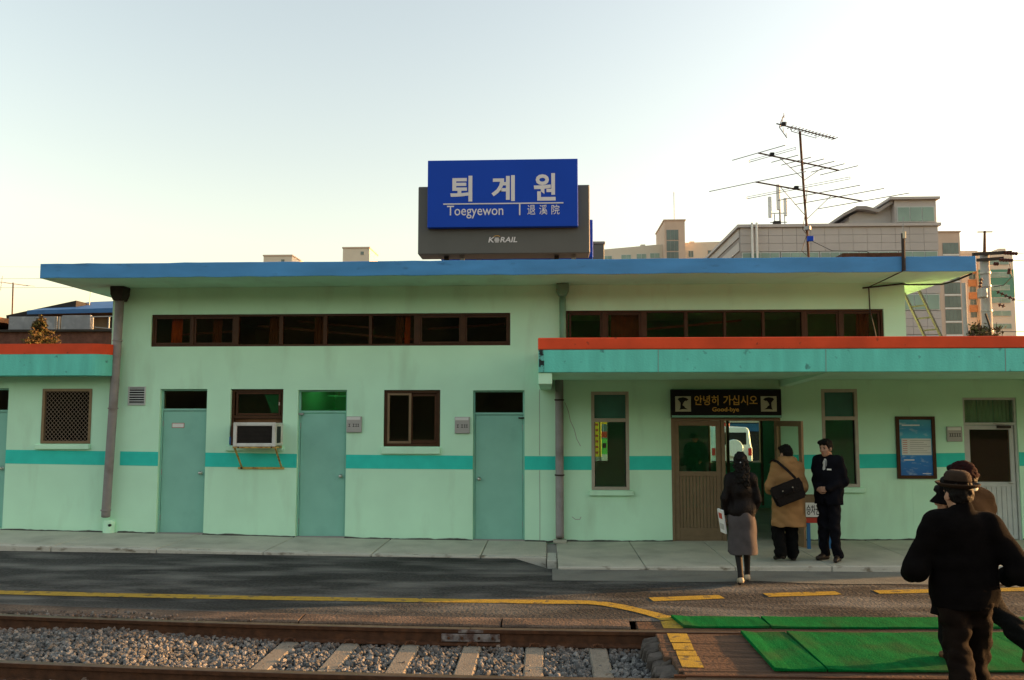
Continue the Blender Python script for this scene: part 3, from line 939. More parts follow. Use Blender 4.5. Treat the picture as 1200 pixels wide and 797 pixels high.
# ------------------------------------------------------------------ windows
# grilled window
wn = frame_ring(-8.29, -7.457, 1.576, 2.472, -.012, .07, .045, 'window', 'bronze_alu', ST)
B('pane', 'glass_black', wn, -8.245, -7.502, .05, .056, 1.621, 2.427)
b = MB()
x0, x1, z0, z1 = -8.25, -7.497, 1.616, 2.432
stp_ = .0655
def clipseg(p, d):
    ts = []
    lo, hi = -5, 5
    for a, mn, mxv in ((0, x0, x1), (1, z0, z1)):
        t1, t2 = (mn - p[a]) / d[a], (mxv - p[a]) / d[a]
        lo, hi = max(lo, min(t1, t2)), min(hi, max(t1, t2))
    return (lo, hi) if hi > lo else None
k = -20
while k < 40:
    for sg in (1, -1):
        p = (x0 + k * stp_, z0 if sg > 0 else z1)
        c = clipseg(p, (1, sg * 1.12))
        if c and c[1] - c[0] > .01:
            a, e = ((p[0] + c[i], .012 + (.006 if sg > 0 else 0), p[1] + sg * 1.12 * c[i]) for i in (0, 1))
            b.bar(a, e, .007, .005)
    k += 1
kind(b.build('grille', 'grille_metal', wn), 'stuff')
B('sill', 'mint', wn, -8.36, -7.45, -.055, .03, 1.485, 1.566, .008)
# clerestory windows
def mullioned(x0, x1, z0, z1, edges, posts, nm, heavy):
    wn = frame_ring(x0, x1, z0, z1, .03, .12, .035, nm, 'brown_frame', ST)
    for i, (a, c) in enumerate(edges):
        if i in heavy:
            s_ = frame_ring(a, c, z0 + .037, z1 - .037, .045, .075, .032, 'sash', 'brown_frame', wn)
            B('pane', 'glass_dark', wn, a + .03, c - .03, .058, .062, z0 + .067, z1 - .067)
        else:
            B('pane', 'glass_dark', wn, a, c, .068, .072, z0 + .035, z1 - .035)
    for a, c in posts:
        B('mullion', 'brown_frame', wn, a, c, .025, .115, z0 + .034, z1 - .034, .003)
    return wn
X1 = [-6.475, -5.85, -5.81, -5.14, -5.06, -4.385, -4.325, -3.655, -3.595, -2.905, -2.855, -2.165, -2.07, -1.40, -1.335, -.633]
mullioned(-6.51, -.598, 3.16, 3.69, [(X1[2 * i], X1[2 * i + 1]) for i in range(8)], [(X1[2 * i + 1], X1[2 * i + 2]) for i in range(7)], 'window', (0, 1, 6, 7))
g = lambda p: .297 + (p - 663) / 371 * 5.02
e2 = [(667, 706), (711, 752), (759, 803), (807, 849), (852, 894), (897, 940), (945, 983), (987, 1031)]
mullioned(.297, 5.32, 3.12, 3.718, [(g(a), g(c)) for a, c in e2], [(g(e2[i][1]), g(e2[i + 1][0])) for i in range(7)], 'window', (0, 1, 6, 7))
# curtains and posts inside the clerestory; orange strips imitate a sunlit pole's reflection
for nm, a, c, mt in (('curtain', -6.25, -6.07, 'orange_glint'), ('curtain', -5.55, -5.40, 'brown_curtain'), ('curtain', -4.6, -4.45, 'brown_curtain'), ('curtain', -3.85, -3.66, 'brown_curtain'), ('curtain', -2.35, -2.26, 'orange_glint'), ('curtain', -2.5, -2.38, 'brown_curtain'), ('curtain', g(716), g(750), 'brown_curtain'), ('curtain', g(1005), g(1020), 'brown_curtain')):
    b = MB(); n = 8
    for i in range(n + 1):
        x = a + (c - a) * i / n; y = .15 + .015 * (i % 2)
        b.v += [(x, y, 3.0), (x + .03, y, 3.9), (x + .03, y + .008, 3.9), (x, y + .008, 3.0)]
    for i in range(n):
        for k in range(4):
            b.f.append((i * 4 + k, i * 4 + (k + 1) % 4, (i + 1) * 4 + (k + 1) % 4, (i + 1) * 4 + k)); b.m.append(0)
    b.f += [(0, 1, 2, 3), tuple(n * 4 + k for k in range(4))]; b.m += [0, 0]
    b.build(nm, mt, ST)
for a, c, z0, z1 in ((-4.9, -2.2, 3.55, 3.30), (-4.2, -2.9, 3.62, 3.50), (-6.2, -5.2, 3.40, 3.46), (-2.0, -.7, 3.48, 3.56), (1.6, 3.2, 3.45, 3.6)):
    MB().bar((a, .45, z0), (c, .45, z1), .02, .035).build('roof_tie', 'wood_dim', ST)
# window that holds the air conditioner
wn = frame_ring(-5.15, -4.283, 1.552, 2.463, .05, .13, .045, 'window', 'brown_frame', ST)
B('transom_rail', 'brown_frame', wn, -5.107, -4.327, .05, .13, 1.985, 2.035, .003)
frame_ring(-5.085, -4.345, 2.037, 2.416, .065, .095, .035, 'sash', 'brown_frame', wn)
B('pane', 'glass_green', wn, -5.05, -4.38, .078, .084, 2.072, 2.381)
MB().prism([(-4.62, 2.372), (-4.39, 2.372), (-4.39, 2.08), (-4.50, 2.08)], .09, .094, 'y').build('paper_sheet', 'cream', wn)
B('catch', 'steel', wn, -4.375, -4.355, .055, .066, 2.2, 2.25)
B('boarding', 'brown_curtain', wn, -5.106, -4.328, .10, .12, 1.598, 1.984)
B('electric_box', 'paint_blue', wn, -5.145, -5.05, -.03, .05, 1.565, 1.69, .006)
B('sill', 'mint', wn, -5.2, -4.26, -.05, .03, 1.465, 1.545, .008)
# sliding window
wn = frame_ring(-2.638, -1.725, 1.537, 2.445, .03, .12, .045, 'window', 'brown_frame', ST)
frame_ring(-2.592, -2.20, 1.583, 2.399, .045, .065, .04, 'sash', 'bronze_alu', wn)
frame_ring(-2.235, -1.771, 1.583, 2.399, .075, .095, .055, 'sash', 'brown_frame', wn)
B('pane', 'glass_dark', wn, -2.555, -2.236, .053, .057, 1.62, 2.362)
B('pane', 'glass_dark', wn, -2.182, -1.824, .083, .087, 1.636, 2.346)
B('sill', 'mint', wn, -2.665, -1.715, -.05, .03, 1.42, 1.53, .008)
# tall hall windows
def tall(x0, x1, z0, z1, zm):
    wn = frame_ring(x0, x1, z0, z1, -.006, .09, .05, 'window', 'alu', ST)
    B('transom_rail', 'alu', wn, x0 + .049, x1 - .049, -.006, .09, zm, zm + .06, .004)
    B('pane', 'pane_teal', wn, x0 + .05, x1 - .05, .05, .055, zm + .06, z1 - .05)
    B('pane', 'glass_clear', wn, x0 + .05, x1 - .05, .05, .055, z0 + .05, zm)
    B('gasket', 'black', wn, x0 + .05, x0 + .062, .03, .06, z0 + .05, zm)
    B('gasket', 'black', wn, x1 - .062, x1 - .05, .03, .06, z0 + .05, zm)
    B('sill', 'mint', wn, x0 - .04, x1 + .06, -.06, .03, z0 - .085, z0 - .004, .01)
tall(.692, 1.288, .86, 2.414, 1.93)
tall(4.306, 4.863, .919, 2.449, 1.96)

# ------------------------------------------------------------------ entrance: fixed frame, closed leaf, leaf swung outwards
en = frame_ring(1.95, 3.66, .06, 1.995, -.01, .10, .045, 'entrance', 'bronze_alu', ST, False)
B('entrance_post', 'bronze_alu', en, 2.735, 2.79, -.008, .098, .062, 1.952, .003)
def leaf(parent, x0, x1, z0, z1, y0, mt, gm, zm0, zm1):
    l = frame_ring(x0, x1, z0, z1, y0, y0 + .04, .075, 'door_leaf', mt, parent)
    B('middle_rail', mt, l, x0 + .074, x1 - .074, y0, y0 + .04, zm0, zm1, .003)
    B('bottom_rail', mt, l, x0 + .074, x1 - .074, y0 + .002, y0 + .038, z0 + .074, z0 + .21, .003)
    n = 11
    for i in range(n):
        a = x0 + .075 + (x1 - x0 - .15) * i / n; c = x0 + .075 + (x1 - x0 - .15) * (i + 1) / n
        B('ribbed_slat', mt, l, a + .003, c - .003, y0 + .010, y0 + .030, z0 + .21, zm0, .004)
    B('pane', gm, l, x0 + .075, x1 - .075, y0 + .018, y0 + .024, zm1, z1 - .075)
    return l
leaf(en, 1.998, 2.732, .075, 1.948, .02, 'bronze_alu', 'glass_clear', 1.075, 1.155)
# open leaf, hinged on the right jamb, swung out by about 110 degrees
ol = thing('open_door', 'brown metal glazed door leaf swung outwards beside the good-bye entrance', 'door', (3.565, -.04, .075))
def LB(name, mt, parent, x0, x1, y0, y1, z0, z1, bev=.003):
    o = MB().box(x0, x1, y0, y1, z0, z1).build(name, mt, parent, bev, local=True)
    return o
Wd, Hd = .70, 1.875
LB('stile', 'bronze_alu', ol, 0, .075, -.02, .02, 0, Hd)
LB('stile', 'bronze_alu', ol, Wd - .075, Wd, -.02, .02, 0, Hd)
LB('top_rail', 'bronze_alu', ol, .075, Wd - .075, -.02, .02, Hd - .08, Hd)
LB('middle_rail', 'bronze_alu', ol, .075, Wd - .075, -.02, .02, 1.0, 1.08)
LB('bottom_rail', 'bronze_alu', ol, .075, Wd - .075, -.018, .018, 0, .2)
for i in range(11):
    a = .075 + (Wd - .15) * i / 11
    LB('ribbed_slat', 'bronze_alu', ol, a + .003, a + (Wd - .15) / 11 - .003, -.01, .01, .2, 1.0)
LB('pane', 'glass_open', ol, .075, Wd - .075, -.003, .003, 1.08, Hd - .08)
MB().tube([(.61, -.06, .85), (.61, -.06, 1.15)], .012, 8).build('door_handle', 'steel', ol, local=True)
ol.rotation_euler = (0, 0, R(-72))
ol.scale = (1, 1, 1)
# framed notice inside the hall, right of the opening
# glazed back entrance of the hall
bk = frame_ring(3.50, 4.68, .10, 1.985, 5.02, 5.12, .05, 'back_entrance', 'bronze_alu', ST, False)
B('mullion', 'bronze_alu', bk, 3.90, 3.96, 5.02, 5.10, .10, 1.94)
B('lower_panel', 'mint_in', bk, 3.55, 4.63, 5.05, 5.08, .06, 1.02)
B('pane', 'glass_clear', bk, 3.55, 4.63, 5.06, 5.066, 1.02, 1.94)
bw = frame_ring(1.0, 1.33, 1.03, 1.94, 5.02, 5.1, .02, 'back_window', 'alu', ST)
B('mullion', 'alu', bw, 1.135, 1.155, 5.02, 5.08, 1.05, 1.92)
B('pane', 'glass_clear', bw, 1.02, 1.31, 5.05, 5.054, 1.05, 1.92)
nb = thing('notice_frame', 'pale notice hanging inside the station hall', 'notice', (4.75, 2.6, 1.4))
B('sheet', 'cream', nb, 4.45, 4.95, 2.6, 2.61, 1.35, 2.05)
B('frame', 'bronze_alu', nb, 4.43, 4.97, 2.61, 2.63, 1.33, 2.07)
B('stand', 'dark_iron', nb, 4.68, 4.72, 2.612, 2.65, .05, 1.34)

# white door at the right
x0, x1, z0, z1 = 6.48, 7.30, .12, 2.312
dr = frame_ring(x0, x1, z0, z1, .02, .12, .035, 'door', 'white_alu', ST, False)
B('transom_rail', 'white_alu', dr, x0 + .034, x1 - .034, .02, .12, 1.885, 1.925, .003)
B('transom_pane', 'glass_clear', dr, x0 + .035, x1 - .035, .06, .066, 1.925, z1 - .035)
for i in range(3):
    a = x0 + .04 + i * .25
    b = MB(); n = 8
    for j in range(n + 1):
        xx = a + .24 * j / n; yy = .14 + .02 * (j % 2)
        b.v += [(xx, yy, 1.93), (xx, yy, 2.28), (xx, yy + .006, 2.28), (xx, yy + .006, 1.93)]
    for j in range(n):
        for k in range(4):
            b.f.append((j * 4 + k, j * 4 + (k + 1) % 4, (j + 1) * 4 + (k + 1) % 4, (j + 1) * 4 + k)); b.m.append(0)
    b.build('curtain', 'cream', dr)
lf = frame_ring(x0 + .04, x1 - .045, z0 + .01, 1.88, .04, .085, .065, 'door_leaf', 'white_alu', dr)
B('pane', 'glass_dark', lf, x0 + .105, x1 - .11, .06, .066, 1.005, 1.815)
B('middle_rail', 'white_alu', lf, x0 + .104, x1 - .109, .041, .084, .93, 1.005, .003)
for i in range(8):
    a = x0 + .105 + i * (x1 - x0 - .215) / 8
    B('ribbed_slat', 'white_alu', lf, a + .003, a + (x1 - x0 - .215) / 8 - .003, .052, .072, z0 + .075, .93, .003)
MB().tube([(x1 - .08, .02, 1.0), (x1 - .08, .0, 1.0), (x1 - .17, .0, 1.0)], .011, 8).build('handle', 'steel', lf)
cl = B('door_closer', 'dark_iron', lf, x1 - .30, x1 - .10, -.01, .039, 1.835, 1.875, .004)
MB().bar((x1 - .2, .0, 1.88), (x1 - .36, .01, 1.91), .015).build('closer_arm', 'galv', cl)
for wx0, wx1, wz0, wz1 in H_right[1:]:
    wn = frame_ring(wx0, wx1, wz0, wz1, .02, .1, .05, 'window', 'alu', ST)
    B('pane', 'glass_dark', wn, wx0 + .05, wx1 - .05, .05, .055, wz0 + .05, wz1 - .05)

# ------------------------------------------------------------------ louvre vent, downpipes, cracks
lv = frame_ring(-6.85, -6.56, 2.20, 2.507, -.02, .002, .02, 'louvre_vent', 'white_alu', ST)
B('backing', 'black', lv, -6.835, -6.575, -.006, -.002, 2.215, 2.492)
for i in range(7):
    z = 2.228 + i * .039
    MB().add([(-6.832, -.024, z), (-6.578, -.024, z), (-6.578, -.008, z + .013), (-6.832, -.008, z + .013), (-6.832, -.022, z - .003), (-6.578, -.022, z - .003), (-6.578, -.006, z + .010), (-6.832, -.006, z + .010)],
             [(0, 1, 2, 3), (7, 6, 5, 4), (0, 4, 5, 1), (2, 6, 7, 3), (1, 5, 6, 2), (3, 7, 4, 0)]).build('slat', 'white_alu', lv)
dp = MB().tube([(-6.985, -.13, 3.96), (-7.015, -.13, 2.6), (-7.085, -.12, .47), (-7.09, -.11, .42)], .068, 14).build('downpipe', 'pipe_grey', ST, smooth=True)
MB().prism([(-7.105, 4.132), (-6.87, 4.132), (-6.88, 4.0), (-6.92, 3.90), (-7.05, 3.90), (-7.095, 4.0)], -.24, -.015, 'y').build('hopper', 'dark_iron', dp, .01)
for z, x in ((3.25, -6.999), (2.15, -7.03), (.52, -7.083)):
    MB().lathe([(.071, -.012), (.078, -.008), (.078, .008), (.071, .012)], (x, -.128, z), 14).build('pipe_ring', 'pipe_grey', dp)
bt = MB().prism([(-7.16, -.005), (-7.15, -.10), (-7.04, -.12), (-6.98, -.08), (-6.97, -.005)], .10, .36, 'z').build('pipe_boot', 'mint', ST, .03)
MB().tube([(-7.02, -.122, .28), (-7.02, -.09, .28)], .022, 10).build('drain_hole', 'black', bt)
dp = MB().tube([(.245, -.10, 3.96), (.246, -.10, 2.90)], .052, 12).build('downpipe', 'pipe_green', ST, smooth=True)
MB().prism([(.145, 4.132), (.345, 4.132), (.345, 4.02), (.30, 3.93), (.19, 3.93), (.145, 4.02)], -.21, -.01, 'y').build('hopper', 'pipe_green', dp, .01)
dp = MB().tube([(.185, -.10, 2.60), (.183, -.10, .17), (.183, -.12, .13)], .066, 14).build('downpipe', 'pipe_grey', ST, smooth=True)
for z in (2.28, 1.10):
    MB().lathe([(.069, -.012), (.077, -.008), (.077, .008), (.069, .012)], (.184, -.10, z), 14).build('pipe_ring', 'dark_iron', dp)
B('downpipe_foot', 'concrete', dp, .08, .29, -.2, -.01, .055, .10, .01)
# hairline cracks and seams in the render coat
def crack(pts):
    b = MB()
    for a, c in zip(pts[:-1], pts[1:]):
        b.bar((a[0], -.0005, a[1]), (c[0], -.0005, c[1]), .007, .004, up=(0, 1, 0))
    b.build('crack', 'joint', ST)
crack([(.27, 2.25), (.33, 2.1), (.36, 1.95), (.42, 1.82), (.46, 1.66), (.52, 1.55)])
crack([(-.13, .06), (-.128, .6), (-.131, 1.17)])
crack([(-.131, 1.40), (-.128, 2.0), (-.13, 2.45)])
crack([(.38, .44), (.43, .40), (.5, .40), (.52, .44)])
# cable that runs down the facade at the right end
MB().tube([(5.21, -1.015, 4.40), (5.20, -1.012, 4.14), (5.15, -.5, 4.10), (5.08, -.06, 4.06), (5.10, -.02, 3.7), (5.06, -.3, 3.3), (4.98, -.6, 2.91)], .010, 6).build('cable', 'wire', ST)
MB().tube([(5.0, -.02, 4.05), (5.6, -.03, 4.11), (5.75, .05, 4.11), (6.05, -.4, 4.04), (6.15, -.6, 4.06), (6.26, -.9, 4.12)], .014, 6).build('cable', 'wire', ST)

# grime gathered along the foot of the wall
def dirt_line(a, c):
    n = max(2, int((c - a) / .06)); b = MB()
    for i in range(n + 1):
        x = a + (c - a) * i / n
        h = .006 + .016 * abs(math.sin(x * 5.3) * math.sin(x * 1.7 + 1)) + random.uniform(0, .008)
        dpt = .010 + .02 * abs(math.sin(x * 3.1 + 2)) + random.uniform(0, .012)
        b.v += [(x, .002, PZ(x) - .01), (x, -.0025, PZ(x) + h), (x, -dpt, PZ(x) + .0035), (x, -dpt, PZ(x) - .01)]
    for i in range(n):
        for k in range(4):
            b.f.append((i * 4 + k, i * 4 + (k + 1) % 4, (i + 1) * 4 + (k + 1) % 4, (i + 1) * 4 + k)); b.m.append(0)
    b.build('dirt_line', 'ballast_dirt', ST)
for a, c in ((-14.9, -9.72), (-8.867, -7.18), (-6.94, -6.32), (-5.54, -4.04), (-3.24, -1.195), (-.369, 1.95), (3.66, 6.48), (7.3, 14.3)):
    dirt_line(a, c)
for x0, x1 in ((-9.72, -8.867), (-6.32, -5.54), (-4.04, -3.24), (-1.195, -.369)):
    B('threshold', 'joint', ST, x0, x1, -.004, .09, -.1, PZ((x0 + x1) / 2) + .012, .003)
# ================================================================== ROOF SIGN
sg = thing('roof_sign', 'large blue station name sign on a grey box above the roof edge', 'sign', (-.68, -.3, 4.36))
B('sign_box', 'sign_grey', sg, -2.03, .668, -.50, -.08, 4.555, 5.64, .012)
pn = B('name_panel', 'sign_blue', sg, -1.868, .482, -.60, -.502, 4.958, 6.028, .006)
text('lettering', '퇴', -1.51, -1.165, 5.365, 5.775, -.602, 'sign_white', pn, .028)
text('lettering', '계', -.865, -.50, 5.365, 5.775, -.602, 'sign_white', pn, .028)
text('lettering', '원', -.205, .135, 5.365, 5.80, -.602, 'sign_white', pn, .028)
B('rule_line', 'sign_white', pn, -1.62, .255, -.607, -.600, 5.318, 5.336)
text('lettering', 'Toegyewon', -1.56, -.68, 5.095, 5.30, -.602, 'sign_white', pn, .004)
B('rule_line', 'sign_white', pn, -.435, -.413, -.607, -.600, 5.14, 5.318)
for ch, a in (('退', -.305), ('溪', -.12), ('院', .07)):
    text('lettering', ch, a, a + .125, 5.145, 5.30, -.602, 'sign_white', pn, .004)
def ital(o, z0, k=.22):
    for v in o.data.vertices:
        v.co.x += (v.co.z - z0) * k
lt = text('lettering', 'K', -.92, -.83, 4.735, 4.82, -.502, 'sign_white', sg, .02); ital(lt, .375)
lt = text('lettering', 'RAIL', -.735, -.47, 4.735, 4.82, -.502, 'sign_white', sg, .02); ital(lt, .375)
for i, z in enumerate((4.735, 4.755, 4.775, 4.795)):
    hw = (.028, .038, .038, .030)[i]
    B('emblem_band', 'sign_white', sg, -.785 - hw, -.785 + hw, -.507, -.499, z, z + .013)
MB().tube([(-.835, -.504, 4.825), (-.81, -.504, 4.838), (-.785, -.504, 4.842), (-.76, -.504, 4.838), (-.735, -.504, 4.825)], .005, 5).build('emblem_arc', 'sign_orange', sg)
for a in (-1.6, -1.35, .15, .42):
    B('support_leg', 'galv' if a in (-1.35, .42) else 'dark_iron', sg, a - .035, a + .035, -.33, -.23, 4.355, 4.556)
rs = thing('rear_sign', 'blue sign box behind the grey station sign on the roof', 'sign', (-.5, 1.1, 4.36))
B('sign_box', 'sign_blue', rs, -1.88, .80, 1.0, 1.35, 4.78, 5.45, .01)
for a in (-1.2, .1):
    B('support_leg', 'galv', rs, a - .04, a + .04, 1.1, 1.2, 4.355, 4.782)
rb = thing('rooftop_tank', 'plain grey box on the roof to the right of the station sign', 'box', (.6, 3.3, 4.36))
B('casing', 'sign_grey', rb, .1, 1.135, 3.0, 3.9, 4.358, 5.44, .01)
B('lid', 'roof_grey', rb, .08, 1.155, 2.98, 3.92, 5.442, 5.492, .01)

# ================================================================== AERIALS ON THE ROOF
am = thing('antenna_mast', 'rusty mast with three television aerials stacked on the station roof', 'antenna', (4.66, 1.5, 4.36))
MB().tube([(4.67, 1.5, 4.36), (4.645, 1.5, 5.2), (4.60, 1.5, 6.2), (4.565, 1.5, 7.15)], .022, 8).build('mast', 'rail_rust', am)
def yagi(name, p, q, els, ang, r=.014, braces=()):
    p, q = Vector(p), Vector(q)
    bo = MB().tube([p, q], r, 6).build(name, 'rail_rust', am)
    for t, L, kind_ in els:
        c = p + (q - p) * t
        d = Vector((math.cos(ang), math.sin(ang), 0.0)) * (L / 2)
        if kind_ == 'fold':
            u = Vector((0, 0, .035))
            MB().tube([c - d, c - d + u, c + d + u, c + d, c - d], .007, 4).build('dipole', 'galv', bo)
            MB().box(c.x - .035, c.x + .035, c.y - .035, c.y + .035, c.z - .005, c.z + .055).build('junction_box', 'black', bo)
        else:
            MB().tube([c - d, c + d], .008, 4).build('element', 'galv', bo)
    for a, c in braces:
        MB().tube([a, c], .007, 5).build('brace', 'galv', bo)
    return bo
A = R(-62)
yagi('top_boom', (4.13, 1.42, 7.27), (5.22, 1.58, 7.03), [(.06 + .058 * i, .16, 'e') for i in range(3, 17)] + [(.12, .16, 'fold')], A, .011)
for dz, dx in ((.16, .07), (.09, .04), (-.10, .05), (-.20, .10)):
    MB().tube([(4.19 + dx - .06, 1.2, 7.24 + dz - .02), (4.19 + dx + .08, 1.66, 7.24 + dz + .06)], .005, 4).build('reflector_rod', 'galv', am)
MB().tube([(4.27, 1.42, 7.43), (4.21, 1.42, 7.3), (4.18, 1.42, 7.2), (4.31, 1.42, 7.0)], .008, 5).build('reflector_frame', 'rail_rust', am)
MB().tube([(4.38, 1.44, 7.21), (4.40, 1.44, 7.13), (4.86, 1.53, 7.03), (4.86, 1.53, 7.10)], .008, 5).build('brace', 'rail_rust', am)
yagi('middle_boom', (3.80, 1.45, 6.745), (5.27, 1.6, 6.45), [(.0, 1.1, 'e'), (.17, .95, 'fold'), (.33, .55, 'e'), (.47, .6, 'e'), (.6, .68, 'e'), (.73, .68, 'e'), (.86, .66, 'e'), (1.0, .74, 'e')], R(-48),
     braces=(((4.19, 1.49, 6.66), (4.625, 1.5, 6.25)), ((4.98, 1.56, 6.5), (4.62, 1.5, 6.25))))
yagi('lower_boom', (3.74, 1.44, 6.21), (5.67, 1.6, 5.88), [(.0, 1.85, 'e'), (.38, 1.9, 'fold'), (.58, 1.5, 'e'), (.77, 1.6, 'e'), (1.0, 1.6, 'e')], R(-40),
     braces=(((4.19, 1.48, 6.12), (4.66, 1.5, 5.55)), ((5.10, 1.56, 5.97), (4.66, 1.5, 5.55))))
B('amplifier', 'sign_blue', am, 4.63, 4.74, 1.44, 1.50, 5.13, 5.22, .006)
MB().lathe([(.03, -.04), (.06, -.03), (.06, .03), (.03, .04)], (4.655, 1.5, 5.37), 10).build('clamp', 'galv', am)
MB().tube([(4.66, 1.48, 6.1), (4.60, 1.46, 5.6), (4.55, 1.46, 5.35), (4.62, 1.46, 5.25), (4.52, 1.44, 4.95), (4.62, 1.45, 4.86), (4.67, 1.45, 4.6)], .006, 5).build('cable', 'wire', am)
MB().tube([(4.72, 1.47, 5.13), (5.0, 1.3, 4.92), (5.4, .8, 4.80), (5.7, .3, 4.45)], .005, 4).build('cable', 'wire', am)
MB().tube([(4.45, 1.3, 4.37), (4.66, 1.5, 4.62), (4.95, 1.6, 4.37)], .014, 5).build('mast_foot', 'rail_rust', am)
rl = thing('roof_board', 'rusty red board lying on the roof beside the aerial mast', 'board', (5.2, .5, 4.36))
MB().box(4.78, 5.75, .2, .9, 4.36, 4.66).build('board', 'rail_rust', rl, .01)
ra = thing('radio_antenna', 'thin radio whip antenna on a dark holder at the roof edge', 'antenna', (5.22, -1.02, 4.15))
MB().tube([(5.22, -1.02, 4.15), (5.225, -1.02, 4.70)], .028, 8).build('holder', 'dark_iron', ra)
MB().tube([(5.235, -1.04, 4.62), (5.236, -1.04, 4.72)], .026, 8).build('coil', 'cream', ra)
MB().tube([(5.226, -1.02, 4.70), (5.24, -1.02, 4.95)], .006, 5).build('whip', 'galv', ra)

# ================================================================== AIR CONDITIONER
ac = thing('air_conditioner', 'white window air conditioner on a rusty yellow bracket', 'air conditioner', (-4.6, -.15, 1.55))
B('casing', 'ac_white', ac, -4.935, -4.275, -.34, .10, 1.552, 1.915, .012)
fr = frame_ring(-4.945, -4.27, 1.545, 1.925, -.385, -.342, .055, 'front_frame', 'ac_white', ac, bev=.008)
B('grille_back', 'black', fr, -4.892, -4.323, -.352, -.342, 1.598, 1.872)
for i in range(13):
    z = 1.606 + i * .0205
    B('grille_slat', 'dark_iron', fr, -4.891, -4.324, -.366, -.353, z, z + .007)
B('side_vent', 'black', ac, -4.277, -4.270, -.30, -.12, 1.60, 1.86)
B('side_panel', 'rail_rust', ac, -5.04, -4.94, -.22, .08, 1.56, 1.90)
b = MB()
b.bar((-4.95, -.36, 1.535), (-4.255, -.36, 1.535), .03, .028)
for x in (-4.93, -4.28):
    b.bar((x, -.36, 1.532), (x, -.01, 1.532), .024, .024)
    b.bar((x, -.35, 1.53), (x, -.015, 1.20), .022, .022)
b.bar((-4.99, -.014, 1.19), (-4.24, -.014, 1.19), .022, .032)
b.build('bracket', 'rust_yellow', ac)
for x in (-4.86, -4.33):
    MB().tube([(x, -.385, 1.535), (x, -.36, 1.535)], .014, 6).build('bracket_bolt', 'dark_iron', ac)
MB().tube([(-4.93, -.02, 1.19), (-4.93, -.04, 1.19)], .016, 6).build('bracket_bolt', 'dark_iron', ac)

# ================================================================== ROOM SIGNS, POSTER, BOARD
def plaque(x0, x1, z0, z1, lab, marks):
    p = thing('room_sign', lab, 'sign', ((x0 + x1) / 2, 0, z0))
    B('plate', 'plaque', p, x0, x1, -.035, -.001, z0, z1, .004)
    B('header', 'white', p, x0 + .008, x1 - .02, -.040, -.034, z1 - .055, z1 - .010)
    for a, c in marks:
        cx0 = x0 + (x1 - x0) * a; cx1 = x0 + (x1 - x0) * c; zc = z0 + (z1 - z0) * .44
        MB().box(cx0, cx1, -.037, -.034, zc + .016, zc + .024).box(cx0, cx1, -.037, -.034, zc - .024, zc - .016).box((cx0 + cx1) / 2 - .004, (cx0 + cx1) / 2 + .004, -.037, -.034, zc - .016, zc + .016).build('lettering', 'black', p)
plaque(-3.235, -2.99, 1.765, 2.02, 'small grey room sign beside the door with the green-lit transom', ((.14, .27), (.42, .55), (.60, .70), (.74, .84)))
plaque(-1.485, -1.245, 1.75, 2.012, 'small grey room sign between the sliding window and a teal door', ((.14, .27), (.42, .56), (.62, .72), (.76, .86)))
plaque(6.21, 6.44, 1.63, 1.86, 'small grey room sign between the framed poster and the white door', ((.14, .26), (.29, .41), (.45, .57), (.61, .73), (.77, .89)))

po = thing('wall_poster', 'blue sky and sea poster in a dark brown frame on the wall', 'poster', (5.73, 0, 1.055))
frame_ring(5.432, 6.028, 1.055, 2.02, -.04, -.002, .05, 'frame', 'brown_frame', po)
# print: sky above, sea below, white table in the middle
m = bpy.data.materials.new('poster_print'); m.use_nodes = True; t = m.node_tree; bs = t.nodes['Principled BSDF']
g_ = N(t, 'ShaderNodeNewGeometry'); sp = N(t, 'ShaderNodeSeparateXYZ'); t.links.new(g_.outputs['Position'], sp.inputs[0])
mr = N(t, 'ShaderNodeMapRange'); mr.inputs[1].default_value = 1.10; mr.inputs[2].default_value = 1.97; t.links.new(sp.outputs[2], mr.inputs[0])
rp = N(t, 'ShaderNodeValToRGB'); cr = rp.color_ramp
cr.elements[0].position = 0; cr.elements[0].color = (.01, .13, .42, 1); cr.elements[1].position = 1; cr.elements[1].color = (.06, .36, .46, 1)
for p_, c_ in ((.35, (.015, .20, .55, 1)), (.37, (.04, .36, .60, 1)), (.7, (.05, .40, .58, 1)), (.82, (.02, .26, .48, 1))):
    e = cr.elements.new(p_); e.color = c_
t.links.new(mr.outputs[0], rp.inputs[0])
nz = N(t, 'ShaderNodeTexNoise'); nz.inputs['Scale'].default_value = 7; nz.inputs['Detail'].default_value = 6
mp = N(t, 'ShaderNodeMapping'); mp.inputs['Scale'].default_value = (1, 1, 2.2); t.links.new(g_.outputs['Position'], mp.inputs[0]); t.links.new(mp.outputs[0], nz.inputs[0])
r2 = N(t, 'ShaderNodeValToRGB'); r2.color_ramp.elements[0].position = .55; r2.color_ramp.elements[1].position = .75; r2.color_ramp.elements[0].color = (0, 0, 0, 1); r2.color_ramp.elements[1].color = (.6, .6, .6, 1)
t.links.new(nz.outputs[0], r2.inputs[0]); mx = N(t, 'ShaderNodeMix', data_type='RGBA'); t.links.new(r2.outputs[0], mx.inputs[0]); t.links.new(rp.outputs[0], mx.inputs[6]); mx.inputs[7].default_value = (.55, .66, .68, 1)
t.links.new(mx.outputs[2], bs.inputs['Base Color']); bs.inputs['Roughness'].default_value = .4
M['poster_print'] = m
B('print', 'poster_print', po, 5.482, 5.978, -.018, -.010, 1.105, 1.97)
B('table_print', 'white', po, 5.515, 5.965, -.0205, -.0178, 1.42, 1.675)
for i in range(7):
    z = 1.45 + i * .032
    B('print_line', 'plaque', po, 5.64, 5.95 - .05 * (i % 3), -.022, -.020, z, z + .008)
    B('print_line', 'paint_red', po, 5.53, 5.60, -.022, -.020, z, z + .008)
B('print_line', 'sign_white', po, 5.53, 5.80, -.0205, -.0178, 1.872, 1.892)
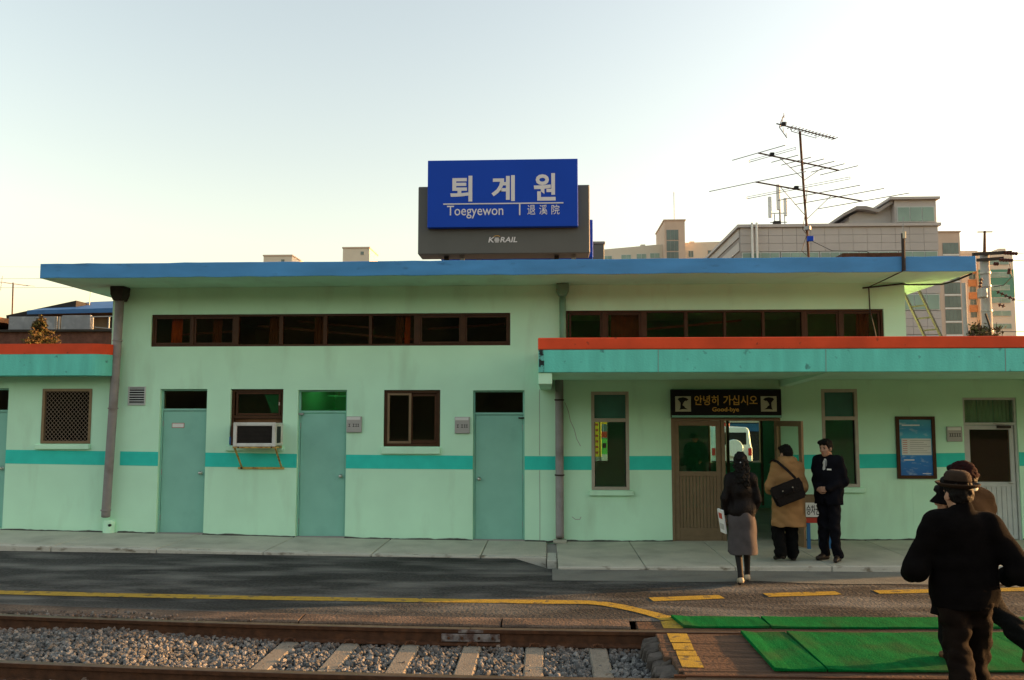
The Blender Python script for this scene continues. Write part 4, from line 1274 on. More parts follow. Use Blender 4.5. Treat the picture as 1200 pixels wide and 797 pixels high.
B('print_line', 'sign_white', po, 5.54, 5.70, -.0205, -.0178, 1.335, 1.352)
B('print_line', 'sign_white', po, 5.82, 5.95, -.0205, -.0178, 1.13, 1.14)

gb = thing('goodbye_board', 'black board with orange Korean farewell lettering over the entrance', 'sign', (2.79, 0, 2.0))
B('board', 'sign_black', gb, 1.945, 3.655, -.11, -.001, 2.000, 2.445, .006)
B('bottom_trim', 'door_teal', gb, 1.95, 3.65, -.112, -.105, 2.004, 2.035)
text('lettering', '안녕히', 2.305, 2.68, 2.195, 2.35, -.111, 'sign_orange', gb, .014, .004)
text('lettering', '가십시오', 2.755, 3.285, 2.195, 2.35, -.111, 'sign_orange', gb, .014, .004)
text('lettering', 'Good-bye', 2.58, 2.995, 2.075, 2.165, -.111, 'sign_orange', gb, .02, .004)
def emblem(x0, flip):
    e = B('emblem_tile', 'cream', gb, x0, x0 + .245, -.116, -.109, 2.095, 2.335, .002)
    cx = x0 + .1225
    f = -1 if flip else 1
    pts = [(-.085, .195), (-.06, .215), (0, .225), (.06, .21), (.085, .19), (.05, .165), (.035, .172), (.02, .16), (0, .13), (-.01, .10), (.02, .08), (.03, .06), (.075, .035), (.0, .04), (-.06, .03), (-.045, .055), (-.04, .10), (-.04, .14), (-.06, .165)]
    MB().prism([(cx + f * u, 2.095 + v) for u, v in pts], -.119, -.115, 'y').build('emblem_mark', 'sign_black', e)
emblem(2.005, False); emblem(3.335, True)

# ticket table by the wall
tb = thing('ticket_table', 'small blue-legged table with a white ticket notice beside the official', 'table', (3.95, -.6, .09))
for x in (3.78, 4.08):
    for y in (-.82, -.40):
        B('leg', 'paint_blue', tb, x, x + .045, y, y + .045, PZ(x) - .005, .50, .003)
B('apron', 'paint_red', tb, 3.76, 4.14, -.835, -.36, .47, .548, .004)
B('tabletop', 'wood_dim', tb, 3.75, 4.15, -.845, -.35, .548, .572, .004)
MB().prism([(-.80, .572), (-.36, .572), (-.36, .84), (-.50, .84)], 3.79, 4.11, 'x').build('ticket_box', 'wood_dim', tb, .004)
nn = MB().box(3.755, 4.145, -.858, -.846, .56, .765).build('notice', 'white', tb, .002)
for i, ch in enumerate('승차권'):
    text('lettering', ch, 3.763 + i * .066, 3.824 + i * .066, .59, .735, -.8585, 'black', nn, .012, .002)

# ladder leaning against the end wall
la = thing('ladder', 'grey metal ladder leaning on the end wall above the canopy roof', 'ladder', (6.5, 1.0, 2.90))
tops = [(6.06, .95, 4.11), (6.21, .72, 4.11)]; bots = [(6.60, 1.0, 2.90), (6.76, .78, 2.90)]
for a, c in zip(tops, bots):
    MB().bar(a, c, .05, .03).build('rail', 'sign_grey', la)
for i in range(1, 6):
    t_ = i / 6 + .03
    p = Vector(tops[0]).lerp(Vector(bots[0]), t_); q_ = Vector(tops[1]).lerp(Vector(bots[1]), t_)
    MB().tube([p, q_], .014, 6).build('rung', 'sign_grey', la)

# ================================================================== BUILDINGS BEHIND
def far_window(parent, x0, x1, z0, z1, y, mull=1, fm='white_alu', gm='far_glass', fw=.12):
    wn = B('window', fm, parent, x0, x1, y - .06, y + .02, z0, z1)
    n = mull + 1
    for i in range(n):
        a = x0 + fw / 2 + (x1 - x0 - fw / 2) * i / n; c = x0 + (x1 - x0 - fw / 2) * (i + 1) / n
        B('pane', gm, wn, a, c, y - .085, y - .055, z0 + fw / 2, z1 - fw / 2)
    return wn
# grey tiled office block
gA_ = thing('tiled_office', 'grey tile clad office block with green glass behind the station roof', 'building', (17.8, 45, -.26))
B('wall', 'joint', gA_, 11.9, 23.8, 37, 58, -.26, 13.62)
B('coping', 'tile_grey', gA_, 11.7, 23.95, 36.8, 58.2, 13.60, 13.78)
pmesh = None
def tiles(x0, x1, z0, z1, nx, nz, y=36.94):
    global pmesh
    wx, wz = (x1 - x0) / nx, (z1 - z0) / nz
    key = MB().box(0, wx - .016, 0, .07, 0, wz - .016)
    o0 = None
    for i in range(nx):
        for j in range(nz):
            if o0 is None:
                o0 = key.build('cladding_tile', 'tile_grey', gA_, local=True); o = o0
            else:
                o = o0.copy(); C.objects.link(o)
            o.location = Vector((x0 + i * wx + .008, y, z0 + j * wz + .008)) - wloc(gA_)
tiles(11.9, 23.8, 12.10, 13.60, 14, 3)
tiles(11.9, 23.8, 9.45, 10.75, 14, 2)
tiles(11.9, 23.8, 6.95, 8.40, 14, 3)
tiles(11.9, 23.8, 4.2, 5.6, 14, 3)
for z0, z1 in ((10.78, 12.06), (8.43, 9.42), (5.65, 6.9)):
    for i in range(5):
        far_window(gA_, 11.95 + i * 2.37, 14.25 + i * 2.37, z0, z1, 36.98, 3 if i < 4 else 2, gm='far_glass_pale')
for z in (12.2, 13.05):
    B('side_band', 'tile_grey', gA_, 11.84, 11.905, 37.2, 58, z, z + .55)
B('side_band', 'tile_grey', gA_, 11.84, 11.905, 37.2, 58, 10.2, 11.7)
for x in (12.55, 12.83):
    MB().tube([(x, 36.7, 8.0), (x, 36.7, 13.85)], .07, 8).build('white_pipe', 'white', gA_)
ph = B('penthouse', 'tile_grey', gA_, 21.3, 23.78, 37.02, 44, 13.785, 15.25)
B('penthouse_roof', 'tile_grey', gA_, 20.95, 23.95, 36.8, 44.2, 15.25, 15.40)
far_window(gA_, 21.4, 23.65, 13.85, 14.82, 37.0, 2, gm='far_glass_pale')
MB().prism([(18.75, 13.785), (18.75, 14.40), (19.35, 14.70), (20.3, 14.60), (21.29, 15.15), (21.29, 13.785)], 37.6, 43, 'y').build('stair_head', 'tile_grey', gA_)
MB().prism([(18.22, 14.30), (18.22, 14.48), (19.05, 14.93), (19.6, 14.93), (20.35, 14.72), (21.25, 15.30), (21.25, 15.08), (20.35, 14.52), (19.5, 14.72), (19.05, 14.72)], 37.1, 43.2, 'y').build('sloped_roof', 'joint', gA_)
ca = thing('cell_antenna', 'white mobile phone antenna panels on a pole above the tiled block', 'antenna', (15.0, 40, 13.78))
MB().tube([(15.2, 40, 13.78), (15.2, 40, 17.0)], .06, 8).build('pole', 'galv', ca)
for x, z, h in ((15.05, 15.4, 1.7), (14.5, 14.9, 1.4), (15.5, 15.0, 1.2)):
    B('antenna_panel', 'white', ca, x - .11, x + .11, 39.7, 39.85, z, z + h, .03)
b = MB(); b.bar((14.5, 39.8, 15.2), (15.6, 39.8, 15.2), .05); b.bar((14.5, 39.8, 14.6), (15.6, 39.8, 14.6), .05); b.bar((14.85, 40, 13.78), (14.85, 40, 15.2), .05); b.bar((15.5, 40, 13.78), (15.5, 40, 15.2), .05)
b.build('mount', 'galv', ca)
B('radio_unit', 'dark_iron', ca, 14.7, 15.15, 39.6, 39.95, 14.25, 14.65)
# apartment complex at the right: stair tower and slab
tw = thing('stair_tower', 'pink tan stair tower with a tall glass strip beside the apartments', 'building', (82, 158, -.26))
B('wall', 'tan', tw, 79.8, 84.3, 155, 166, -.26, 39.6)
B('coping', 'tan', tw, 79.6, 84.5, 154.8, 166.2, 39.55, 39.85)
zz0 = 37.4
for i in range(11):
    z1_ = zz0 - 2.75 * i
    far_window(tw, 80.75, 83.95, z1_ - 2.3, z1_, 155, 3, 'joint', 'far_glass', .1)
    if i: B('floor_band', 'white', tw, 80.75, 83.95, 154.86, 154.99, z1_ + .08, z1_ + .38)
ap = thing('apartment_block', 'cream apartment block with a green band and orange balconies', 'building', (94, 168, -.26))
B('wall', 'apt_cream', ap, 84.4, 92.9, 166, 178, -.26, 37.2)
B('wall', 'apt_cream', ap, 92.92, 100.25, 165, 178, -.26, 37.5)
B('parapet', 'apt_cream', ap, 84.4, 93.4, 165.9, 166.3, 37.2, 37.9)
B('parapet', 'apt_cream', ap, 97.5, 99, 165.2, 168, 37.5, 38.2)
B('green_band', 'apt_green', ap, 92.9, 100.27, 164.90, 165.0, 27.55, 33.55)
for i in range(12):
    z = 34.6 - 2.78 * i
    far_window(ap, 93.5, 99.3, z, z + 1.15, 164.92, 2, 'white_alu', 'far_glass_pale', .16)
    far_window(ap, 88.1, 89.7, z - .1, z + 1.1, 166, 1, 'apt_cream', 'far_glass', .1)
    far_window(ap, 91.35, 92.75, z - .2, z + 1.0, 166, 1, 'apt_cream', 'far_glass', .1)
    far_window(ap, 85.4, 87, z - .1, z + 1.1, 166, 1, 'apt_cream', 'far_glass', .1)
    if i in (1, 2, 3, 4):
        B('balcony_panel', 'apt_orange', ap, 91.2, 92.8, 165.7, 165.99, z + 1.05, z + 2.5)
# long low apartment slab in the middle
dd = thing('long_apartments', 'long cream apartment slab with a glazed lift tower beyond the roof', 'building', (30, 210, -.26))
b = MB()
b.prism([(6, -.26), (6, 45.2), (30.3, 47.2), (30.3, -.26)], 200, 214, 'y'); b.build('wall', 'apt_cream', dd)
b = MB(); b.prism([(35.6, -.26), (35.6, 47.5), (52, 47.9), (52, -.26)], 200, 214, 'y'); b.build('wall', 'apt_cream', dd)
B('lift_tower', 'tan', dd, 30.32, 35.55, 196, 212, -.26, 52.6)
B('tower_coping', 'tan', dd, 30.1, 35.8, 195.8, 212.2, 52.5, 52.8)
for i in range(4):
    far_window(dd, 30.8, 33.9, 47.4 - 2.9 * i, 50.1 - 2.9 * i, 196, 2, 'joint', 'far_glass', .15)
for x in (10, 14.5, 19.5, 23.5, 27):
    far_window(dd, x, x + 2.6, 42.6 + (x - 10) * .05, 44.0 + (x - 10) * .05, 200, 1, 'white_alu', 'far_glass_pale', .2)
far_window(dd, 37, 38.4, 43.6, 45.4, 200, 1, 'white_alu', 'far_glass', .2)
far_window(dd, 42, 43.6, 43.2, 45.5, 200, 0, 'tan', 'far_glass', .2)
for x, z in ((25, 46.8), (38, 47.5), (46.5, 47.8)):
    B('roof_vent', 'apt_cream', dd, x, x + 1.2, 203, 205, z - .6, z + 1.0)
MB().tube([(34, 203, 52.6), (34, 203, 62)], .10, 6).build('lightning_rod', 'galv', dd)
for a, c, zt, lb_ in ((-86.8, -78.0, 51.0, 'low pale housing top just showing over the blue roof edge'), (-62.3, -54.1, 53.2, 'taller pale housing top peeping over the blue roof edge')):
    e_ = thing('lift_housing', lb_, 'building', ((a + c) / 2, 235, -.26))
    B('wall', 'apt_cream', e_, a, c, 230, 242, -.26, zt)
    B('coping', 'tan', e_, a - .2, c + .2, 229.8, 242.2, zt - .05, zt + .35)
    far_window(e_, a + 5.4, a + 6.6, zt - 2.2, zt - 1.0, 230, 0, 'apt_cream', 'far_glass', .2)

# ================================================================== UTILITY POLE AND WIRES
up_ = thing('utility_pole', 'concrete utility pole with crossarms and insulators right of the building', 'pole', (13.26, 12, -.26))
MB().tube([(13.24, 12, -.26), (13.28, 12, 6.9)], [.19, .125], 12).build('pole', 'pole_concrete', up_, smooth=True)
MB().tube([(13.28, 12, 6.85), (13.32, 12, 7.65)], [.05, .035], 8).build('pole_top', 'rail_rust', up_)
MB().bar((13.1, 12, 7.62), (13.55, 12, 7.62), .03).build('top_bar', 'rail_rust', up_)
MB().tube([(12.78, 12.3, -.26), (12.78, 12.3, 6.1)], .07, 8).build('side_pole', 'pole_concrete', up_, smooth=True)
for z, a, c in ((6.90, 12.85, 14.0), (6.72, 12.95, 13.75)):
    MB().bar((a, 11.85, z), (c, 11.85, z + .06), .07, .09).build('crossarm', 'dark_iron', up_)
def insul(p, q, n=5):
    p, q = Vector(p), Vector(q); b = MB()
    for i in range(n):
        c = p.lerp(q, (i + .5) / n); d = (q - p).normalized() * .02
        b.tube([c - d, c + d], .055, 8)
    b.tube([p, q], .02, 6)
    b.build('insulator', 'insulator', up_)
insul((13.75, 11.8, 6.93), (14.15, 11.8, 6.90)); insul((13.55, 11.7, 6.70), (13.95, 11.7, 6.68)); insul((13.38, 11.7, 6.58), (13.52, 11.7, 6.58), 2)
insul((13.9, 11.8, 6.45), (13.86, 11.8, 6.28), 3); insul((13.42, 11.7, 5.75), (13.85, 11.5, 5.45)); insul((13.0, 11.7, 6.15), (12.95, 11.7, 5.85), 3); insul((13.45, 11.7, 5.35), (13.6, 11.6, 5.28), 2)
B('transformer', 'galv', up_, 12.92, 13.12, 11.6, 11.85, 5.55, 5.85, .03)
MB().tube([(13.9, 11.8, 6.6), (13.95, 11.8, 6.2), (13.7, 11.8, 5.95), (13.4, 11.8, 5.9)], .012, 5).build('jumper_wire', 'wire', up_)
MB().tube([(13.15, 11.85, 5.1), (13.25, 11.82, 4.7), (13.3, 11.82, 3.8), (13.3, 11.82, 2)], .03, 6).build('conduit', 'dark_iron', up_)
for z in (6.35, 5.95, 5.2, 4.6):
    MB().lathe([(.145, -.03), (.155, -.03), (.155, .03), (.145, .03)], (13.27, 12, z), 12).build('pole_band', 'galv', up_)
def wire(pts, sag, lab, r=.010):
    p, q = Vector(pts[0]), Vector(pts[1]); P2 = []
    for i in range(13):
        t = i / 12; c = p.lerp(q, t); c.z -= sag * 4 * t * (1 - t); P2.append(c)
    o = MB().tube(P2, r, 5).build('overhead_wire', 'wire')
    tag(o, lab, 'wire', 'overhead wires')
wire(((14.15, 11.8, 6.9), (60, 14, 7.6)), .5, 'overhead wire from the top crossarm of the utility pole')
wire(((13.95, 11.7, 6.68), (60, 13, 7.0)), .5, 'overhead wire from the lower crossarm of the utility pole')
wire(((13.9, 11.5, 5.45), (60, 12, 5.6)), .4, 'overhead wire from the tilted insulator on the utility pole')
wire(((13.4, 11.8, 4.55), (60, 12, 5.0)), .3, 'lowest overhead wire right of the utility pole')
wire(((-60, 30, 10.9), (-14, 26, 9.0)), .6, 'upper thin overhead wire over the blue-roofed house', .007)
wire(((-60, 30, 10.4), (-14, 26, 8.55)), .6, 'lower thin overhead wire over the blue-roofed house', .007)
wire(((-60, 40, 12.6), (6, 60, 16.2)), .5, 'long faint overhead wire just above the blue roof edge', .006)

# leafless scrub grown round the pole foot
def leaf_mesh(name, mats, pts, size, parent):
    n = len(pts)
    P = np.array(pts)
    a = rng.normal(size=(n, 3)); a /= np.linalg.norm(a, axis=1)[:, None]
    c = rng.normal(size=(n, 3)); c -= a * (a * c).sum(1)[:, None]; c /= np.linalg.norm(c, axis=1)[:, None]
    s = size * rng.uniform(.6, 1.4, n)[:, None]
    V = np.stack([P - a * s, P + c * s * .45, P + a * s, P - c * s * .45], 1)
    me = bpy.data.meshes.new(name)
    me.from_pydata(V.reshape(-1, 3).tolist(), [], [(4 * i, 4 * i + 1, 4 * i + 2, 4 * i + 3) for i in range(n)])
    for k in mats: me.materials.append(M[k])
    me.polygons.foreach_set('material_index', [random.randrange(len(mats)) for _ in range(n)])
    return link(name, me, parent)
bu = thing('climbing_shrub', 'brown leafy climber growing round the utility pole', 'shrub', (13.2, 12, -.26))
pts = []
for _ in range(30):
    cx, cy, cz = random.gauss(13.2, .22), random.gauss(12, .25), random.uniform(3.9, 4.75)
    cx += (cz - 4.3) * random.uniform(-.25, .25)
    for _ in range(60):
        pts.append((cx + random.gauss(0, .09), cy + random.gauss(0, .09), cz + random.gauss(0, .08)))
for _ in range(900):
    pts.append((random.gauss(13.2, .25), random.gauss(12, .25), random.uniform(2.8, 4.2)))
leaf_mesh('crown', ['bush', 'bark', 'needles'], pts, .055, bu).location = -Vector(bu.location)
b = MB()
for _ in range(14):
    a0 = random.uniform(0, 6.28); x_, y_ = 13.2 + .25 * math.cos(a0), 12 + .25 * math.sin(a0)
    b.tube([(x_, y_, -.26), (x_ + random.uniform(-.1, .1), y_, 2.5), (x_ + random.uniform(-.35, .35), y_ + random.uniform(-.2, .2), random.uniform(4.2, 5.0))], [.03, .02, .008], 5)
b.build('trunk', 'bark', bu)

# ================================================================== LEFT NEIGHBOURS
hb = thing('terrace_house', 'dark brick house with blue roof and grey terrace panels behind the annex', 'house', (-16, 10, -.26))
bw_ = B('brick_wall', 'brick_dark', hb, -26, -10.8, 8.6, 18, -.26, 4.33)
B('wall_coping', 'dark_roof', hb, -26, -10.75, 8.5, 8.8, 4.33, 4.39)
for a, c, z0, z1 in ((-15.05, -13.72, 4.40, 4.80), (-13.52, -12.70, 4.42, 4.83)):
    B('terrace_panel', 'panel_grey', hb, a, c, 8.95, 9.03, z0, z1, .01)
for x in (-13.70, -13.62, -13.54, -12.66, -12.2):
    B('rail_post', 'galv', hb, x - .015, x + .015, 8.97, 9.01, 4.39, 4.80)
MB().bar((-12.7, 8.99, 4.79), (-10.9, 8.99, 4.82), .03).build('handrail', 'galv', hb)
MB().bar((-12.6, 8.99, 4.50), (-12.0, 8.99, 4.44), .02).build('handrail', 'galv', hb)
B('upper_wall', 'wood_dim', hb, -16.3, -11.5, 12.2, 17, 4.33, 5.36)
B('dark_opening', 'black', hb, -14.0, -13.0, 12.15, 12.21, 4.5, 5.2)
B('pale_panel', 'white_alu', hb, -12.3, -11.8, 9.4, 9.46, 4.4, 4.9)
rf = MB().add([(-16.35, 11.7, 5.22), (-11.2, 11.7, 5.30), (-11.2, 14.5, 6.0), (-16.0, 14.5, 5.86), (-16.35, 11.7, 5.34), (-11.2, 11.7, 5.46), (-11.2, 14.5, 6.16), (-16.0, 14.5, 6.0)], [(0, 3, 2, 1), (4, 5, 6, 7), (0, 1, 5, 4), (1, 2, 6, 5), (2, 3, 7, 6), (3, 0, 4, 7)]).build('blue_roof', 'blue_roof', hb)
b = MB().prism([(-17.5, 5.28), (-15.2, 5.75), (-15.2, 5.55), (-15.9, 4.9), (-17.45, 4.9)], 12.4, 16, 'y'); b.build('dark_roof', 'dark_roof', hb)
sh = thing('low_shed', 'dark low shed with a faded teal panel at the far left', 'shed', (-18.5, 12, -.26))
B('wall', 'dark_roof', sh, -24, -16.9, 11, 15, -.26, 4.65)
B('roof', 'brown_curtain', sh, -24.2, -16.75, 10.8, 15.2, 4.9, 5.05)
B('panel', 'door_teal', sh, -20, -17.2, 10.95, 11.0, 4.55, 4.9)
ta = thing('television_aerial', 'thin television aerial on a slim pole above the dark roof', 'antenna', (-18.4, 14, 4))
MB().tube([(-18.36, 14, 4.0), (-18.41, 14, 6.62)], .022, 6).build('mast', 'rail_rust', ta)
bo = MB().tube([(-19.0, 14, 6.66), (-17.85, 14, 6.50)], .012, 5).build('boom', 'galv', ta)
for i in range(7):
    c = Vector((-18.95 + .17 * i, 14, 6.655 - .023 * i))
    MB().tube([c + Vector((-.10, -.3, -.02)), c + Vector((.10, .3, .02))], .007, 4).build('element', 'galv', bo)
MB().tube([(-18.85, 14, 6.35), (-18.80, 14, 6.85)], .010, 4).build('reflector', 'galv', bo)
t2 = thing('roof_whip', 'bare thin pole rising from the blue-roofed house', 'antenna', (-15.2, 13, 5.2))
MB().tube([(-15.2, 13, 4.4), (-15.05, 13, 6.5)], .013, 5).build('whip', 'galv', t2)
yb_ = thing('yellow_board', 'yellow board above the blue roof, close to the eave', 'board', (-13.6, 16, 5.4))
B('board', 'yellow_board', yb_, -14.9, -13.2, 16, 16.1, 5.6, 6.35)

# conifer in front of the brick wall
cf = thing('conifer', 'small conifer with painted orange sun glow rising over the left annex roof', 'tree', (-12.73, 6.8, -.26))
MB().tube([(-12.75, 6.8, -.26), (-12.74, 6.8, 3.5), (-12.73, 6.8, 4.5)], [.07, .04, .008], 7).build('trunk', 'bark', cf)
pts, glow_pts = [], []
for i in range(90):
    z = random.uniform(2.6, 4.45); L = max(.05, (4.58 - z) * .56) * random.uniform(.6, 1.1); a0 = random.uniform(0, 6.28)
    for j in range(90):
        t_ = random.random() ** .7
        p = (-12.73 + L * t_ * math.cos(a0) + random.gauss(0, .035), 6.8 + L * t_ * math.sin(a0) + random.gauss(0, .035), z + .25 * L * t_ - .02 + random.gauss(0, .03))
        (glow_pts if random.random() < .45 else pts).append(p)
for _ in range(160):
    z = random.uniform(4.0, 4.55); glow_pts.append((-12.73 + random.gauss(0, .02), 6.8 + random.gauss(0, .02), z))
leaf_mesh('crown', ['needles', 'needles_glow', 'needles_glow'], pts + glow_pts, .035, cf).location = -Vector(cf.location)

# ================================================================== STREET SEEN THROUGH THE HALL
sv = thing('parked_suv', 'white off-road car with roof light bar seen through the entrance', 'car', (7.55, 21, -.26))
LX = lambda dx: 7.55 + dx
b = MB()
secs = [(-.30, .86, .78, .28, 1.02), ]
prof2 = [(.80, -.02), (.84, .25), (.84, .75), (.80, .80), (.72, 1.48), (.62, 1.58), (-.62, 1.58), (-.72, 1.48), (-.80, .80), (-.84, .75), (-.84, .25), (-.80, -.02)]
body = MB().prism([(7.55 + u, v) for u, v in prof2], 21.0, 25.0, 'y').build('body', 'car_white', sv, .04)
B('rear_window', 'black', sv, 6.95, 8.15, 20.985, 21.01, .86, 1.36, .01)
MB().tube([(7.62, 20.82, .72), (7.62, 21.0, .72)], .36, 20).build('spare_wheel', 'car_white', sv, .02)
for x in (6.74, 8.22):
    B('tail_light', 'tail_red', sv, x, x + .14, 20.96, 21.02, .42, .72, .01)
B('light_bar', 'tail_red', sv, 6.95, 7.7, 22.0, 22.3, 1.6, 1.74, .02)
B('bumper', 'rubber', sv, 6.72, 8.38, 20.85, 21.05, -.02, .2, .02)
for x in (6.78, 8.32):
    for y in (21.7, 24.2):
        MB().tube([(x - .11, y, .08), (x + .11, y, .08)], .34, 18).build('wheel', 'rubber', sv, .02)
B('number_plate', 'yellow_board', sv, 6.9, 7.22, 20.95, 21.0, .3, .46)
sp_ = thing('street_shop', 'shop front with red and blue signs across the street behind', 'shop', (9, 30, -.26))
B('wall', 'dark_roof', sp_, -2, 20, 30, 36, -.26, 4.2)
B('blue_sign', 'paint_blue', sp_, 7, 15, 29.9, 30, 1.25, 1.65)
B('white_sign', 'white', sp_, 7, 15, 29.88, 29.99, 1.7, 2.05)
B('red_sign', 'tail_red', sp_, 8.6, 9.6, 29.88, 29.99, 2.2, 2.9)
B('awning', 'door_teal', sp_, 7, 16, 29.2, 30, 2.06, 2.18)
for x in (-1, 2, 5, 11, 14, 17):
    far_window(sp_, x, x + 1.8, .2, 1.2 if x > 6 else 2.2, 30, 1)
ys = thing('yellow_signboard', 'yellow upright signboard seen through the narrow hall window', 'sign', (1.88, 18, -.26))
B('board', 'yellow_board', ys, 1.6, 2.02, 18, 18.12, .5, 2.0, .01)
for i in range(6):
    B('mark', 'paint_red', ys, 1.80, 1.90, 17.99, 18.0, .62 + i * .21, .70 + i * .21)
B('foot', 'galv', ys, 1.6, 2.02, 17.9, 18.2, -.26, .5)
kb = thing('street_kiosk', 'green and white kiosk seen through the narrow hall window', 'kiosk', (2.4, 19, -.26))
B('cabinet', 'bright_green', kb, 2.06, 2.9, 19, 19.8, -.26, 1.15, .02)
B('hatch', 'black', kb, 2.13, 2.27, 18.985, 19.0, .80, .98)
B('plinth', 'white', kb, 1.7, 2.95, 18.95, 19.85, .26, .55)
B('roof', 'yellow_board', kb, 1.95, 2.95, 18.9, 19.9, 1.72, 1.95, .02)
B('poster_band', 'paint_red', kb, 2.06, 2.9, 18.98, 19.5, 1.2, 1.42)
# ================================================================== PEOPLE (signed-distance bodies meshed with surface nets)
def V3(*a): return np.array(a, float)
def cap(a, b, ra, rb, s=(1, 1, 1), k=.02): return ('c', V3(*a), V3(*b), ra, rb, V3(*s), k)
def ell(c, r, Rm=None, k=.012): return ('e', V3(*c), V3(*r), Rm, k)
def cut(p, n): return ('h', V3(*p), V3(*n))
def sub(c, r, Rm=None): return ('s', V3(*c), V3(*r), Rm)

def smesh(prims, vox, fold=0.0, seed=0, fz=9.0):
    lo, hi = np.full(3, 1e9), np.full(3, -1e9)
    for p in prims:
        if p[0] == 'c':
            for q, r in ((p[1], p[3]), (p[2], p[4])):
                lo = np.minimum(lo, q - r * p[5]); hi = np.maximum(hi, q + r * p[5])
        elif p[0] == 'e':
            rr = max(p[2]); lo = np.minimum(lo, p[1] - rr); hi = np.maximum(hi, p[1] + rr)
    lo -= 4 * vox + fold; hi += 4 * vox + fold
    n = np.ceil((hi - lo) / vox).astype(int) + 1
    ax = [lo[i] + vox * np.arange(n[i]) for i in range(3)]
    D = np.full(n, 1.0)
    for p in prims:
        if p[0] in 'ce':
            if p[0] == 'c':
                bl = np.minimum(p[1] - p[3] * p[5], p[2] - p[4] * p[5]); bh = np.maximum(p[1] + p[3] * p[5], p[2] + p[4] * p[5]); k = p[6]
            else:
                rr = max(p[2]); bl = p[1] - rr; bh = p[1] + rr; k = p[4]
            mg = k + 3 * vox
            i0 = np.maximum(0, ((bl - mg - lo) / vox).astype(int)); i1 = np.minimum(n, ((bh + mg - lo) / vox).astype(int) + 2)
            sl = tuple(slice(i0[i], i1[i]) for i in range(3))
        else:
            sl = (slice(None),) * 3; k = 0
        X, Y_, Z_ = np.meshgrid(ax[0][sl[0]], ax[1][sl[1]], ax[2][sl[2]], indexing='ij')
        if p[0] == 'c':
            s = p[5]; px, py, pz = (X - p[1][0]) / s[0], (Y_ - p[1][1]) / s[1], (Z_ - p[1][2]) / s[2]
            ab = (p[2] - p[1]) / s
            h = np.clip((px * ab[0] + py * ab[1] + pz * ab[2]) / max(1e-9, ab @ ab), 0, 1)
            d = np.sqrt((px - h * ab[0])**2 + (py - h * ab[1])**2 + (pz - h * ab[2])**2) - (p[3] + (p[4] - p[3]) * h)
            d = d * s.min()
        elif p[0] in 'es':
            q = np.stack([X - p[1][0], Y_ - p[1][1], Z_ - p[1][2]], -1)
            if p[3] is not None: q = q @ p[3]          # world -> local (columns are local axes)
            k0 = np.sqrt(((q / p[2])**2).sum(-1)); k1 = np.sqrt(((q / p[2]**2)**2).sum(-1)) + 1e-9
            d = k0 * (k0 - 1) / k1
        elif p[0] == 'h':
            d = -((X - p[1][0]) * p[2][0] + (Y_ - p[1][1]) * p[2][1] + (Z_ - p[1][2]) * p[2][2])
        cur = D[sl]
        if p[0] in 'ce':
            h = np.clip(.5 + .5 * (cur - d) / k, 0, 1)
            D[sl] = cur * (1 - h) + d * h - k * h * (1 - h)
        else:
            if p[0] == 'h': D[sl] = np.maximum(cur, -d)
            else: D[sl] = np.maximum(cur, -d)
    if fold > 0:
        X, Y_, Z_ = np.meshgrid(*ax, indexing='ij')
        r_ = np.random.default_rng(seed); f = 0
        for _ in range(7):
            a = r_.normal(size=3); a /= np.linalg.norm(a); w_ = r_.uniform(.7, 2.2) * fz * 2
            f = f + np.sin((a[0] * X + a[1] * Y_ + a[2] * Z_ * .6) * w_ + r_.uniform(0, 6) + 1.5 * np.sin(Z_ * fz + r_.uniform(0, 6)))
        for _ in range(4):
            a = r_.normal(size=3); a[2] *= 1.6; a /= np.linalg.norm(a); w_ = r_.uniform(1.5, 3.2) * fz
            ph = (a[0] * X + a[1] * Y_ + a[2] * Z_) * w_ + r_.uniform(0, 6) + .9 * np.sin(X * fz * .9 + Z_ * fz * .5 + r_.uniform(0, 6))
            f = f + 1.5 * (np.abs(np.sin(ph)) ** 3 - .4)
        D = D + fold * f / 2.6
    I = D < 0
    # surface nets
    c = [(i, j, k) for i in (0, 1) for j in (0, 1) for k in (0, 1)]
    g = lambda A, o: A[o[0]:n[0] - 1 + o[0], o[1]:n[1] - 1 + o[1], o[2]:n[2] - 1 + o[2]]
    cnt = sum(g(I, o).astype(np.int8) for o in c)
    act = (cnt > 0) & (cnt < 8)
    idx = np.argwhere(act)
    acc = np.zeros((len(idx), 3)); num = np.zeros(len(idx))
    for a in c:
        for axi in range(3):
            if a[axi]: continue
            b = list(a); b[axi] = 1
            da = D[idx[:, 0] + a[0], idx[:, 1] + a[1], idx[:, 2] + a[2]]; db = D[idx[:, 0] + b[0], idx[:, 1] + b[1], idx[:, 2] + b[2]]
            m_ = (da < 0) != (db < 0)
            t = np.where(m_, da / np.where(m_, da - db, 1), 0)
            pt = np.array(a, float)[None].repeat(len(idx), 0); pt[:, axi] = t
            acc[m_] += pt[m_]; num[m_] += 1
    Vt = lo + vox * (idx + acc / num[:, None])
    vid = np.full(act.shape, -1); vid[tuple(idx.T)] = np.arange(len(idx))
    F = []
